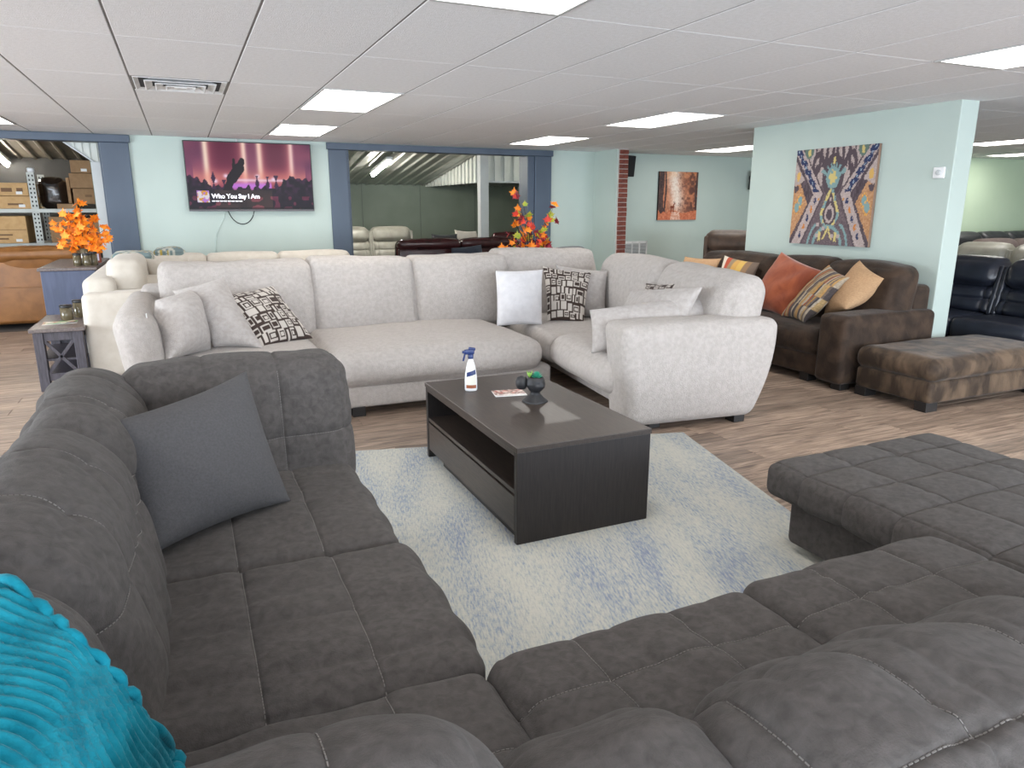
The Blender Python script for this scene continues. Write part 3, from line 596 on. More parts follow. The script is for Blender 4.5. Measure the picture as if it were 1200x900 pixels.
for sa in (R(-165), R(15)): da = (an-sa+math.pi) % (2*math.pi)-math.pi; r_ += .006*np.exp(-(da/.16)**2)*np.exp(-((z-.09)/.012)**2)
P = np.stack([hx+r_*ux, hy+r_*uy, ZT+z], -1); mk('head', (P, F), STONE, T, True)
g = lathe([(.001, .118), (.034, .12), (.04, .126)], 20, (hx, hy, ZT), False); mk('soil', g, pm('soil', (52, 44, 38), .9), T)
g = lathe([(.004, -.036), (.022, -.03), (.03, -.01), (.03, .01), (.022, .03), (.004, .036)], 16); g = (g[0]+np.array([hx-.062, hy+.03, ZT+.098]), g[1]); mk('hair_bun', g, STONE, T, True)
def spike(c, d, L_, w):
    c, d = np.array(c, float), np.array(d, float); d /= np.linalg.norm(d); a = np.cross(d, (0, .3, 1)); a /= np.linalg.norm(a); b_ = np.cross(d, a)
    return np.array([c, c+d*L_*.45+a*w, c+d*L_*.45-a*w, c+d*L_*.45+b_*w*.5, c+d*L_*.45-b_*w*.5, c+d*L_]), [(0, 1, 3), (0, 3, 2), (0, 2, 4), (0, 4, 1), (5, 3, 1), (5, 2, 3), (5, 4, 2), (5, 1, 4)]
gs = []
for i in range(46):
    a = i*2.4; e_ = .15+1.35*(i/46); gs.append(spike((hx+.008, hy-.004, ZT+.124), (math.cos(a)*math.cos(e_), math.sin(a)*math.cos(e_), math.sin(e_)), .038, .0048))
mk('succulent', J(gs), SUCC, T)
gs = [spike((hx-.026, hy+.012, ZT+.122), (math.cos(i*2.1)*.45, math.sin(i*2.1)*.45, 1), .045, .0085) for i in range(9)]; mk('succulent', J(gs), SUCL, T, label='lime green succulent')
# ---------------------------------------------------------------- pale plush sectional
T = thing('sectional_sofa', 'large pale grey plush sectional behind the coffee table', 'sofa', (1.6, 5.4, 0))
PL = dict(wamp=.006, wsc=6)
mk('base', rbox(-.3, 2.5, 4.79, 6.5, .06, .24, .03, 2), LITE, T, True); XF[0] = Matrix.Translation((2.55, 3.65, 0)) @ Matrix.Rotation(R(-6.5), 4, 'Z') @ Matrix.Translation((-2.55, -3.65, 0)); mk('base', rbox(2.62, 3.5, 3.76, 6.3, .06, .24, .03, 2), LITE, T, True); XF[0] = None
for x, y in ((1.0, 4.84), (-.25, 4.85), (2.35, 4.86), (3.33, 3.66), (2.72, 3.78), (3.4, 6.4), (-.2, 6.4)): mk('foot', rbox(x-.045, x+.045, y-.045, y+.045, 0, .07, .004), FOOT, T)
cushion('seat_cushion', LITE, T, (30, 34, 12), lo=(-.12, 4.83, .22), hi=(.83, 6.05, .445), r=.09, puff=(.01, .02, .03), seed=51, **PL)
cushion('seat_cushion', LITE, T, (46, 40, 14), lo=(.83, 4.72, .215), hi=(2.42, 6.05, .455), r=.11, puff=(.01, .025, .035), seed=52, **PL)
XF[0] = Matrix.Translation((2.55, 3.65, 0)) @ Matrix.Rotation(R(-6.5), 4, 'Z') @ Matrix.Translation((-2.55, -3.65, 0)); 
cushion('seat_cushion', LITE, T, (34, 34, 12), lo=(2.38, 4.86, .22), hi=(3.42, 6.1, .45), r=.08, puff=(.01, .01, .02), seed=53, **PL)
cushion('seat_cushion', LITE, T, (34, 34, 14), lo=(2.38, 3.82, .21), hi=(3.42, 4.9, .46), r=.11, puff=(.03, .01, .025), seed=54, **PL); XF[0] = None
def bc(x0, x1, z1, seed, y0=5.86, y1=6.2, zb=.40, sk=0):
    def lean(q):
        q = q.copy(); t = (q[:, 2]-.4)/.6; q[:, 1] += .16*t; q[:, 2] += sk*(q[:, 0]-(x0+x1)/2); return q
    cushion('back_cushion', LITE, T, (32, 10, 26), lo=(x0, y0, zb), hi=(x1, y1, z1), r=.065, puff=(.015, .07, .004), seed=seed, warp=lean, wamp=.011, wsc=5)
bc(-.20, .925, 1.0, 60, sk=-.01); bc(.92, 1.79, 1.01, 61); bc(1.78, 2.67, 1.0, 62); bc(2.64, 3.68, 1.03, 63, 6.0, 6.28)
def bcr(y0, y1, z1, seed, sk=0):
    def lean(q):
        q = q.copy(); t = (q[:, 2]-.4)/.6; q[:, 0] += .14*t; q[:, 2] += sk*(q[:, 1]-(y0+y1)/2)-.035*np.exp(-((q[:, 1]-y0)/.25)**2)*(seed == 65)*0; return q
    cushion('back_cushion', LITE, T, (10, 38, 26), lo=(3.17, y0, .46), hi=(3.47, y1, z1), r=.11, puff=(.06, .02, .015), seed=seed, warp=lean, wamp=.012, wsc=6)
XF[0] = Matrix.Translation((2.55, 3.65, 0)) @ Matrix.Rotation(R(-6.5), 4, 'Z') @ Matrix.Translation((-2.55, -3.65, 0)); bcr(4.86, 5.95, 1.0, 64); bcr(3.80, 4.88, .98, 65, .03); mk('back_frame', rbox(3.40, 3.56, 3.9, 6.2, .1, .66, .05, 3), LITE, T, True); XF[0] = None
mk('back_frame', rbox(-.35, 3.8, 6.28, 6.55, .1, .82, .06, 3), LITE, T, True);
def flare_l(q):
    q = q.copy(); t = np.clip((q[:, 2]-.05)/.7, 0, 1); q[:, 0] -= .10*(t-.75); q[:, 1] += .28*(1-t)*((5.7-q[:, 1])/.8).clip(0, 1)+.06*((5.7-q[:, 1])/.8).clip(0, 1)*t**6; return q
cushion('arm', LITE, T, (14, 40, 24), lo=(-.44, 4.83, .06), hi=(-.2, 6.5, .77), r=.10, puff=(.03, .02, .02), seed=70, wamp=.004, wsc=6, warp=flare_l)
def flare_r(q):
    q = q.copy(); t = np.clip((q[:, 2]-.05)/.66, 0, 1); q[:, 0] += .06*(1-t)**1.3*((3.1-q[:, 0])/.6).clip(0, 1)-.16*(1-t)**1.6*((q[:, 0]-3.1)/.45).clip(0, 1); q[:, 1] -= .03*np.sin(t*3.1); return q
XF[0] = Matrix.Translation((2.55, 3.65, 0)) @ Matrix.Rotation(R(-6.5), 4, 'Z') @ Matrix.Translation((-2.55, -3.65, 0)); 
cushion('arm', LITE, T, (44, 14, 26), lo=(2.42, 3.66, .05), hi=(3.56, 4.0, .705), r=.06, puff=(.015, .012, .012), seed=71, wamp=.004, wsc=5, warp=flare_r); XF[0] = None
# pillows on the pale sectional
def pil(name, lab, corners, T_, mat, grp='scatter pillows on the pale sectional', n=34, seed=0, fn=None, **kw):
    kw.setdefault('wamp', .010)
    g, uv = pillow(*corners, T_, n, seed, **kw)
    return tagp(mk(name, g, mat, None, True, cols=None if fn is None else lin(np.clip(fn((uv[:, 0]+1)/2, (uv[:, 1]+1)/2), 0, 255))), lab, 'pillow', grp)
def geopat(seed):
    g = np.random.default_rng(seed); n = 120; A = np.zeros((n, n)); y = 0
    while y < n:
        hgt = int(g.integers(12, 21)); x = -int(g.integers(0, 12))
        while x < n:
            w = int(g.integers(9, 24)); y2 = y+int(g.integers(-3, 4))
            A[max(x+2, 0):max(x+w-2, 0), max(y2+2, 0):max(y2+hgt-1, 0)] = 1
            if w > 11 and g.random() < .6:
                A[max(x+4, 0):max(x+w-3, 0), max(y2+5, 0):max(y2+hgt-4, 0)] = 0
                if g.random() < .75: A[max(x+6, 0):max(x+w-5, 0), max(y2+7, 0):max(y2+hgt-6, 0)] = 1
            x += w
        y += hgt
    def f(u, v):
        a = A[np.clip((u*n).astype(int), 0, n-1), np.clip((v*n).astype(int), 0, n-1)]; return mixc((60, 48, 43), (188, 180, 172), a)
    return f
# (BL, BR, TR, TL) seen from the camera
o = pil('throw_pillow', 'pale grey plush pillow with white tag leaning on the left arm', ((-.17, 4.98, .46), (.10, 5.30, .455), (.0, 5.62, .85), (-.21, 5.30, .82)), .32, LITEP, seed=2)
mk('tag', rbox(-.262, -.256, 5.0, 5.03, .66, .77, .001), STICK, o, label='small white paper tag')
pil('throw_pillow', 'pale grey plush pillow tilted beside the patterned pillow, left side', ((.12, 5.32, .47), (.44, 5.16, .455), (.24, 5.62, .93), (-.11, 5.66, .84)), .22, LITEP, seed=5)
pil('throw_pillow', 'brown and cream geometric pillow, the wide one on the left seat', ((.42, 5.22, .455), (.82, 5.48, .455), (.585, 5.72, .84), (.18, 5.52, .80)), .15, PATT, seed=6, fn=geopat(3), n=100, wamp=.004)
pil('throw_pillow', 'fluffy white square pillow standing against the pale back cushions', ((2.30, 5.40, .46), (2.70, 5.36, .455), (2.80, 5.56, .90), (2.375, 5.60, .90)), .16, WHITEP, seed=7, pinch=.04)
pil('throw_pillow', 'brown and cream geometric pillow standing right of the white pillow', ((2.80, 5.46, .46), (3.06, 5.28, .455), (3.26, 5.52, .86), (2.90, 5.76, .91)), .13, PATT, seed=8, fn=geopat(9), n=100, wamp=.004)
pil('throw_pillow', 'pale grey plush pillow behind the standing geometric pillow in the corner', ((3.06, 5.62, .46), (3.33, 5.36, .455), (3.43, 5.52, .87), (3.04, 5.78, .92)), .17, LITEP, seed=9)
XF[0] = Matrix.Translation((2.55, 3.65, 0)) @ Matrix.Rotation(R(-6.5), 4, 'Z') @ Matrix.Translation((-2.55, -3.65, 0)); 
pil('throw_pillow', 'brown geometric pillow mostly hidden behind the right pale pillow', ((3.10, 4.85, .46), (3.16, 4.42, .46), (3.27, 4.46, .875), (3.22, 4.90, .83)), .12, PATT, seed=10, fn=geopat(12), n=70, wamp=.004)
pil('throw_pillow', 'pale grey pillow leaning between right arm bolster and back cushion', ((2.86, 4.72, .47), (2.98, 3.94, .60), (3.16, 3.98, .90), (3.02, 4.78, .79)), .18, LITEP, seed=11)
pil('throw_pillow', 'long pale grey bolster pillow lying inside the right arm', ((2.36, 4.02, .475), (3.36, 4.05, .50), (3.42, 4.20, .815), (2.40, 4.16, .745)), .24, LITEP, seed=12, pinch=.03); XF[0] = None
# ---------------------------------------------------------------- brown velvet sectional, pillows and ottoman on the right
T = thing('sectional_sofa', 'dark brown velvet sectional along the partition under the patterned canvas', 'sofa', (5.1, 5.2, 0))
mk('base', rbox(4.66, 5.6, 3.97, 6.75, .06, .25, .03, 2), BROWN, T, True)
for x, y in ((4.70, 4.0), (4.72, 6.4), (5.5, 4.0), (4.72, 4.35)): mk('foot', rbox(x-.05, x+.05, y-.05, y+.05, 0, .07, .004), FOOT, T)
cushion('seat_cushion', BROWN, T, (26, 34, 10), lo=(4.63, 4.2, .22), hi=(5.4, 5.4, .45), r=.07, puff=(.02, .01, .02), seed=80, wamp=.004, wsc=7)
cushion('seat_cushion', BROWN, T, (26, 34, 10), lo=(4.63, 5.4, .22), hi=(5.4, 6.7, .45), r=.07, puff=(.02, .01, .02), seed=81, wamp=.004, wsc=7)
def lean_b(q): q = q.copy(); q[:, 0] += .14*(q[:, 2]-.4)/.6; return q
for k_, (y0, y1, z1) in enumerate(((4.0, 4.80, .955), (4.76, 5.44, .965), (5.38, 6.5, .945))):
    cushion('back_cushion', BROWN, T, (10, 30, 24), lo=(5.12, y0, .42), hi=(5.42, y1, z1), r=.09, puff=(.05, .02, .02), seed=83+k_, wamp=.011, wsc=6, warp=lean_b)
mk('back_frame', rbox(5.44, 5.64, 3.99, 6.75, .08, .80, .05, 3), BROWN, T, True)
cushion('arm', BROWN, T, (34, 12, 22), lo=(4.60, 3.92, .05), hi=(5.645, 4.20, .60), r=.05, puff=(.012, .012, .012), seed=88, wamp=.004, wsc=6)
G_ = 'scatter pillows on the brown sectional'
pil('throw_pillow', 'rust velvet square pillow on the dark brown sectional', ((4.99, 5.44, .465), (4.90, 4.86, .46), (5.13, 4.62, .865), (5.20, 5.26, 1.01)), .2, RUSTF, G_, seed=21, wamp=.012)
def stripes(sd, n):
    g = np.random.default_rng(sd); pal = np.array([(182, 142, 90), (112, 98, 88), (80, 73, 73), (166, 126, 76), (176, 162, 142), (98, 88, 83), (150, 80, 54), (70, 66, 69), (172, 144, 102)])
    A = g.integers(0, 9, (n, 4)); B = np.where(g.uniform(0, 1, (n, 4)) < .5, A[:, :1], A)
    def f(u, v):
        i = np.clip((u*n+.25*np.sin(v*9)).astype(int), 0, n-1); j = np.clip((v*4).astype(int), 0, 3); return pal[B[i, j]]*(.9+.2*hsh(u, v, 90, 120, 3))[:, None]
    return f
pil('throw_pillow', 'striped orange and grey pillow in front of the tan pillow by the brown arm', ((4.86, 4.86, .465), (4.78, 4.50, .46), (4.98, 4.26, .86), (5.02, 4.52, .945)), .17, PATT, G_, n=80, seed=22, fn=stripes(4, 27))
pil('throw_pillow', 'tan woven pillow in the corner by the brown arm', ((5.02, 4.52, .50), (4.90, 4.20, .61), (5.06, 4.0, .87), (5.19, 4.36, .99)), .19, TAN, G_, seed=23)
def strip2(u, v): pal = np.array([(222, 212, 196), (178, 80, 56), (150, 130, 104), (206, 160, 88), (214, 176, 96), (150, 120, 92), (120, 104, 92)]); return pal[np.clip((u*7).astype(int), 0, 6)]
pil('throw_pillow', 'multicoloured striped pillow just left behind the rust pillow', ((5.03, 6.0, .47), (5.03, 5.52, .47), (5.17, 5.50, .89), (5.17, 6.02, .93)), .14, PATT, G_, n=60, seed=24, fn=strip2)
pil('throw_pillow', 'tan pillow half hidden behind the end of the pale sectional', ((4.98, 6.62, .47), (5.0, 6.1, .47), (5.13, 6.02, .90), (5.12, 6.62, .885)), .15, TAN, G_, seed=25)
T = thing('ottoman', 'large brown crushed velvet ottoman beside the brown sectional arm', 'ottoman', (5.3, 3.55, 0))
mk('base', rbox(4.69, 6.08, 3.23, 3.86, .06, .225, .03, 3), OTTO, T, True)
cushion('cushion', OTTO, T, (44, 26, 12), lo=(4.68, 3.21, .215), hi=(6.1, 3.88, .385), r=.07, puff=(.01, .01, .02), seed=90, wamp=.004, wsc=6)
for x, y in ((4.75, 3.29), (4.75, 3.80), (6.0, 3.29), (6.0, 3.80)): mk('foot', rbox(x-.06, x+.06, y-.05, y+.05, 0, .07, .004), FOOT, T)
# ---------------------------------------------------------------- other showroom sofas (one builder, placed with XF)
def lounge(label, loc, rz, n, sw, mat, h=.95, sh=.44, d=.95, aw=.22, ah=.6, style='recliner', name='leather_sofa', cat='sofa', group='other sofas around the showroom', rear=None, arms=(1, 1), seg=16):
    XF[0] = Matrix.Translation(loc) @ Matrix.Rotation(rz, 4, 'Z')
    w = n*sw; t = thing(name, label, cat, (0, 0, 0), group)
    mk('base', rbox(-w/2, w/2, .05, d-.06, .06, .26, .02, 1), mat, t, True)
    for sx in (-1, 1):
        for y in (.12, d-.14): mk('foot', rbox(sx*(w/2-.06)-.03, sx*(w/2-.06)+.03, y-.03, y+.03, 0, .07, .004), FOOT, t)
        if arms[(sx+1)//2]:
            x = sx*(w/2+aw/2); cushion('arm', mat, t, (8, 14, 10), lo=(x-aw/2, 0, .05), hi=(x+aw/2, d-.08, ah), r=.08, puff=(.015, .01, .02), wamp=.003, seed=3)
    def lean(q): q = q.copy(); q[:, 1] += .16*(q[:, 2]-.4)/.55; return q
    for i in range(n):
        x0, x1 = -w/2+i*sw, -w/2+(i+1)*sw
        cushion('seat_cushion', mat, t, (seg, seg, 6), lo=(x0+.004, .0, .24), hi=(x1-.004, .62, sh), r=.06, puff=(.01, .015, .02), wamp=.003, seed=5+i)
        zb = sh-.02; zm = h-.27
        if style == 'recliner':
            cushion('backrest', mat, t, (seg, 6, seg), lo=(x0+.01, .56, zb), hi=(x1-.01, .78, zm+.02), r=.07, puff=(.01, .05, .01), wamp=.006, wsc=12, seed=8+i, warp=lean, grooves=[(2, .05, .03, .022, ''), (0, -.72, .02, .03, ''), (0, .72, .02, .03, '')])
            cushion('headrest', mat, t, (seg, 8, 10), lo=(x0+.03, .52, zm), hi=(x1-.03, .80, h), r=.10, puff=(.02, .04, .015), wamp=.005, wsc=12, seed=11+i, warp=lean)
            mk('wing', rot(rbox(x0-.005, x0+.05, .58, .86, zb, h-.05, .025, 2), 'X', R(-14), (0, .6, .42)), mat, t, True); mk('wing', rot(rbox(x1-.05, x1+.005, .58, .86, zb, h-.05, .025, 2), 'X', R(-14), (0, .6, .42)), mat, t, True)
        else:
            cushion('backrest', mat, t, (seg, 6, seg), lo=(x0+.004, .54, zb), hi=(x1-.004, .78, h), r=.09, puff=(.01, .05, .015), wamp=.007, wsc=9, seed=8+i, warp=lean)
        mk('back_panel', rbox(x0+.01, x1-.01, d-.1, d+.0, .08, h-.14, .03, 2), mat, t, True)
        if rear:
            cushion('top_roll', mat, t, (seg, 8, 6), lo=(x0+.006, d-.16, h-.16), hi=(x1-.006, d+.04, h), r=.07, puff=(.015, .02, .02), wamp=.004, wsc=14, seed=14+i)
            mk('seam_band', rbox(x0+.012, x1-.012, d-.0, d+.008, rear-.008, rear+.008, .003), mat, t)
    XF[0] = None; return t
lounge('navy black leather recliner sofa seen past the end of the partition', (6.36, 3.95, 0), R(-90), 3, .72, NAVYL, .95, .44, .95, .2, seg=26, arms=(1, 1))
lounge('silver grey leather sofa behind the navy black leather sofa', (8.8, 5.4, 0), R(-90), 3, .74, SILV, .97, .44)
lounge('taupe brown fabric sofa behind the silver grey leather sofa', (11.2, 5.75, 0), R(-8), 3, .72, TAUPE, .98, .44, style='plain', name='fabric_sofa')
lounge('black leather sofa farthest back against the lime wall', (12.6, 6.95, 0), 0, 4, .7, BLKL, 1.03, .44, style='plain')
lounge('chocolate suede recliner behind the brown sectional near the deer painting', (6.55, 7.45, 0), R(-38), 1, .74, RECL, 1.10, .46, .95, .24, .62, name='recliner', cat='recliner', arms=(1, 1))
lounge('taupe grey leather recliner sofa in the annex, left behind the burgundy sofa', (3.27, 13.1, 0), 0, 2, .83, GREYL, 1.05, .46, arms=(0, 0))
lounge('burgundy leather sofa seen from behind through the blue opening', (4.28, 12.5, 0), R(180), 2, 1.1, BURG, .90, .44, .95, .16, .55, rear=.73, style='plain')
lounge('burgundy leather recliner behind the burgundy sofa, right by the grey post', (5.95, 13.5, 0), R(165), 1, .8, BURG, .95, .44, .95, .2, .6, rear=.74, style='plain', name='recliner', cat='recliner')
lounge('cognac leather sofa seen from behind under the warehouse rack', (-2.13, 11.0, 0), R(180), 2, .98, RUST, .955, .44, .92, .2, .6, rear=.50, style='plain', arms=(0, 1))
lounge('slate grey armchair top just showing behind the pale sectional corner', (4.55, 6.95, 0), R(25), 1, .62, GREYF, .95, .44, .8, .14, .6, style='plain', name='armchair', cat='armchair')
# cream sectional behind the pale one
T = thing('sectional_sofa', 'cream sectional behind the pale grey one, below the television', 'sofa', (.6, 8, 0))
mk('base', rbox(-.74, .2, 6.62, 9.25, .06, .26, .03, 2), CREAM, T, True); mk('base', rbox(.2, 1.9, 8.35, 9.25, .06, .26, .03, 2), CREAM, T, True)
for x, y in ((-.66, 6.68), (.1, 6.7), (1.8, 8.45), (1.8, 9.15), (-.66, 9.1)): mk('foot', rbox(x-.04, x+.04, y-.04, y+.04, 0, .07, .004), FOOT, T)
cushion('arm', CREAM, T, (26, 10, 20), lo=(-.79, 6.58, .06), hi=(.2, 6.84, .745), r=.045, puff=(.015, .01, .01), seed=1, wamp=.002)
mk('back_frame', rbox(-.79, -.55, 6.7, 9.3, .08, .86, .07, 3), CREAM, T, True); mk('back_frame', rbox(-.6, 1.92, 9.22, 9.42, .08, .86, .05, 3), CREAM, T, True)
for y0, y1, zt_ in ((6.86, 7.7, 1.0), (7.7, 8.5, .88)):
    cushion('seat_cushion', CREAM, T, (14, 14, 6), lo=(-.5, y0, .24), hi=(.2, y1, .45), r=.06, puff=(.01, .01, .02), seed=2, wamp=.003)
    cushion('back_cushion', CREAM, T, (8, 16, 14), lo=(-.62, y0, .42), hi=(-.34, y1, zt_), r=.075, puff=(.02, .01, .01), seed=3, wamp=.008)
for i, (x0, x1) in enumerate(((-.42, .22), (.22, 1.02), (1.02, 1.86))):
    cushion('seat_cushion', CREAM, T, (14, 14, 6), lo=(x0, 8.4, .24), hi=(x1, 9.1, .45), r=.06, puff=(.01, .01, .02), seed=4, wamp=.003)
    cushion('back_cushion', CREAM, T, (18, 8, 14), lo=(x0, 9.0, .42), hi=(x1, 9.24, .90), r=.06, puff=(.01, .04, .015), seed=5+i, wamp=.004)
cushion('arm', CREAM, T, (10, 18, 12), lo=(1.87, 8.35, .06), hi=(2.08, 9.25, .66), r=.06, puff=(.01, .01, .01), seed=1, wamp=.002)
GC = 'things lying on the cream sectional'
pil('throw_pillow', 'small cream pillow leaning on the cream sectional back', ((-.36, 7.0, .47), (-.12, 7.25, .47), (-.14, 7.42, .83), (-.42, 7.2, .84)), .16, CREAM, GC, seed=31)
pil('throw_pillow', 'cream pillow behind the small one on the cream sectional', ((-.3, 7.5, .47), (.06, 7.62, .47), (.02, 7.8, .93), (-.36, 7.7, .95)), .16, CREAM, GC, seed=32)
def quilt(u, v): c = mixc((186, 188, 178), (112, 130, 132), (vn(u, v, 14, 10, 4) > .55)*1.0); return paint(c, hsh(u, v, 14, 12, 8) > .88, (178, 156, 70))
def fold(x, y, z, lab, wx, wy, fn, sd):
    c = Cush((x-wx, y-wy, z), (x+wx, y+wy, z+.10), .045, (.01, .01, .02), [(2, .0, .012, .008, '')], .006, 14, sd); gg = c.geo((30, 24, 8))
    uu = (gg[0]-gg[0].min(0))/(gg[0].max(0)-gg[0].min(0)); return tagp(mk('folded_quilt', gg, PATT, None, True, cols=lin(np.clip(fn(uu[:, 0], uu[:, 1]), 0, 255))), lab, 'blanket', GC)
fold(-.47, 8.12, .885, 'folded patterned quilt on the cream sectional back, nearer the blue post', .18, .22, quilt, 3)
fold(-.16, 9.16, .862, 'folded yellow dotted quilt on the cream sectional back corner below the television', .16, .14, quilt, 6)
# pillows in the annex
GA = 'loose pillows on the annex sofas'
tagp(mk('throw_pillow', pillow((3.95, 12.2, .45), (4.5, 12.2, .45), (4.46, 12.26, .96), (3.98, 12.26, .96), .2, 16, 41)[0], BLKL, None, True), 'black pillow lying behind the burgundy sofa left part', 'pillow', GA)
tagp(mk('throw_pillow', pillow((4.5, 12.25, .45), (5.0, 12.25, .45), (4.86, 12.35, 1.0), (4.44, 12.35, 1.03), .2, 16, 42)[0], CREAM, None, True), 'beige pillow behind the burgundy sofa beside the post', 'pillow', GA)
tagp(mk('throw_pillow', pillow((3.98, 11.30, .46), (4.62, 11.26, .46), (4.56, 11.36, .81), (4.04, 11.42, .76), .2, 20, 43)[0], NAVYF, None, True), 'dark navy pillow in front of the burgundy sofa back', 'pillow', GA)
tagp(mk('stool', J([rbox(3.9, 4.7, 11.05, 11.4, 0, .46, .06, 2)]), NAVYF, None, True), 'dark navy bench in front of the burgundy sofa back', 'bench')
# ---------------------------------------------------------------- end table, jars, brochures
T = thing('end_table', 'dark weathered wood end table with X-shaped side at left', 'end table', (-.94, 6.95, 0))
X0, X1, Y0_, Y1_, Z_ = -1.14, -.80, 6.5, 7.32, .5
mk('table_top', rbox(X0-.02, X1+.02, Y0_-.02, Y1_+.02, Z_-.03, Z_, .004), ENDT, T)
for x in (X0, X1-.07):
    for y in (Y0_, Y1_-.07): mk('leg', rbox(x, x+.07, y, y+.07, 0, Z_-.03, .004), ENDW, T)
for y in (Y0_+.01, Y1_-.04):
    mk('rail', rbox(X0+.07, X1-.07, y, y+.03, Z_-.10, Z_-.03, .003), ENDW, T); mk('rail', rbox(X0+.07, X1-.07, y, y+.03, .08, .14, .003), ENDW, T)
    for s_ in (-1, 1):
        L_ = math.hypot(.2, .26); g = rbox(-L_/2, L_/2, y+.005, y+.025, -.013, .013, .003); g = rot(g, 'Y', s_*math.atan2(.26, .2)); mk('cross_brace', (g[0]+np.array([(X0+X1)/2, 0, .27+0]), g[1]), ENDW, T)
mk('rail', rbox(X0+.01, X0+.035, Y0_+.07, Y1_-.07, Z_-.10, Z_-.03, .003), ENDW, T); mk('rail', rbox(X1-.035, X1-.01, Y0_+.07, Y1_-.07, Z_-.10, Z_-.03, .003), ENDW, T)
mk('shelf', rbox(X0+.01, X1-.01, Y0_+.03, Y1_-.03, .235, .255, .003), ENDW, T); mk('shelf', rbox(X0+.01, X1-.01, Y0_+.03, Y1_-.03, .09, .11, .003), ENDW, T); mk('back_panel', bx(X0+.02, X1-.02, Y1_-.045, Y1_-.035, .1, Z_-.05), ENDW, T)
def jar(x, y, z, r_, h_, lab, grp):
    t = thing('candle_jar', lab, 'candle', (x, y, z), grp)
    mk('glass', lathe([(r_*.9, 0), (r_, .006), (r_, h_), (r_*.93, h_), (r_*.93, .012), (.002, .01)], 20, (x, y, z), False), GLASSJ, t, True)
    mk('candle_wax', lathe([(r_*.88, .014), (r_*.88, h_*.62), (.002, h_*.63)], 16, (x, y, z)), WAX, t, True)
    mk('lid', lathe([(r_*.98, h_), (r_*1.02, h_+.004), (r_*1.02, h_+.022), (.004, h_+.024)], 20, (x, y, z)), BLACK, t, True)
jar(-.955, 6.98, Z_, .047, .10, 'shorter smoky candle jar on the end table, left of the pair', 'smoky candle jars'); jar(-.875, 7.10, Z_, .046, .125, 'taller smoky candle jar on the end table, right of the pair', 'smoky candle jars')
def fly(u, v): c = mixc((226, 214, 196), (96, 150, 70), (vn(u, v, 5, 4, 3) > .5)*1.0); c = mixc(c, (190, 92, 60), (vn(u, v, 6, 5, 8) > .62)*1.0); return paint(c, (u > .68) & (v < .4), (40, 44, 60))
def leaflet(lab, p0, p1, p2, z, fn=fly):
    o = mk('brochure', J([(np.array([(*p0, z), (*p1, z), (p1[0]+p2[0]-p0[0], p1[1]+p2[1]-p0[1], z), (*p2, z)]+[(*p0, z+.003), (*p1, z+.003), (p1[0]+p2[0]-p0[0], p1[1]+p2[1]-p0[1], z+.003), (*p2, z+.003)]), [(0, 3, 2, 1), (0, 1, 5, 4), (1, 2, 6, 5), (2, 3, 7, 6), (3, 0, 4, 7), (4, 5, 6, 7)])]), STICK)
    tagp(o, lab, 'brochure'); raster_plane('cover', (*p0, z+.0035), (*p1, z+.0035), (*p2, z+.0035), 30, 20, fn, PAPER, o)
leaflet('green and white leaflet lying open on the end table front', (-1.10, 6.70), (-.86, 6.74), (-1.11, 6.86), Z_)
leaflet('small reddish leaflet on the end table behind the candle jars', (-.86, 7.16), (-.79, 7.16), (-.86, 7.30), Z_, broch)
# ---------------------------------------------------------------- navy dresser with bouquet, clock
T = thing('dresser', 'slate navy dresser end-on between the end table and blue post', 'dresser', (-.95, 8.8, 0))
mk('body', rbox(-1.28, -.82, 8.12, 9.5, .06, .82, .005), NAVYW, T); mk('dresser_top', rbox(-1.3, -.80, 8.10, 9.52, .82, .85, .005), ENDT, T); mk('plinth', bx(-1.26, -.84, 8.15, 9.47, 0, .06), NAVYW, T)
for i in range(3):
    for j in range(2):
        y0 = 8.16+j*.66; d_ = mk('drawer', rbox(-.822, -.80, y0, y0+.64, .09+i*.24, .32+i*.24, .004), NAVYW, T); mk('handle', tube([(-.80, y0+.26, .2+i*.24), (-.79, y0+.26, .2+i*.24), (-.79, y0+.38, .2+i*.24), (-.80, y0+.38, .2+i*.24)], .005, 6), STEEL, d_)
def leaf_geo(s=.05):
    prof = [(0, -.15), (.12, -.05), (.5, -.12), (.38, .1), (.72, .35), (.36, .36), (.30, .62), (.16, .5), (0, 1.0)]
    pts = prof+[(-x, y) for x, y in prof[-2:0:-1]]; V = [(x*s, y*s, -.22*abs(x)*s+.08*s*math.sin(y*3)) for x, y in pts]+[(0, .3*s, .03*s)]
    n = len(pts); return np.array(V), [(i, (i+1) % n, n) for i in range(n)]
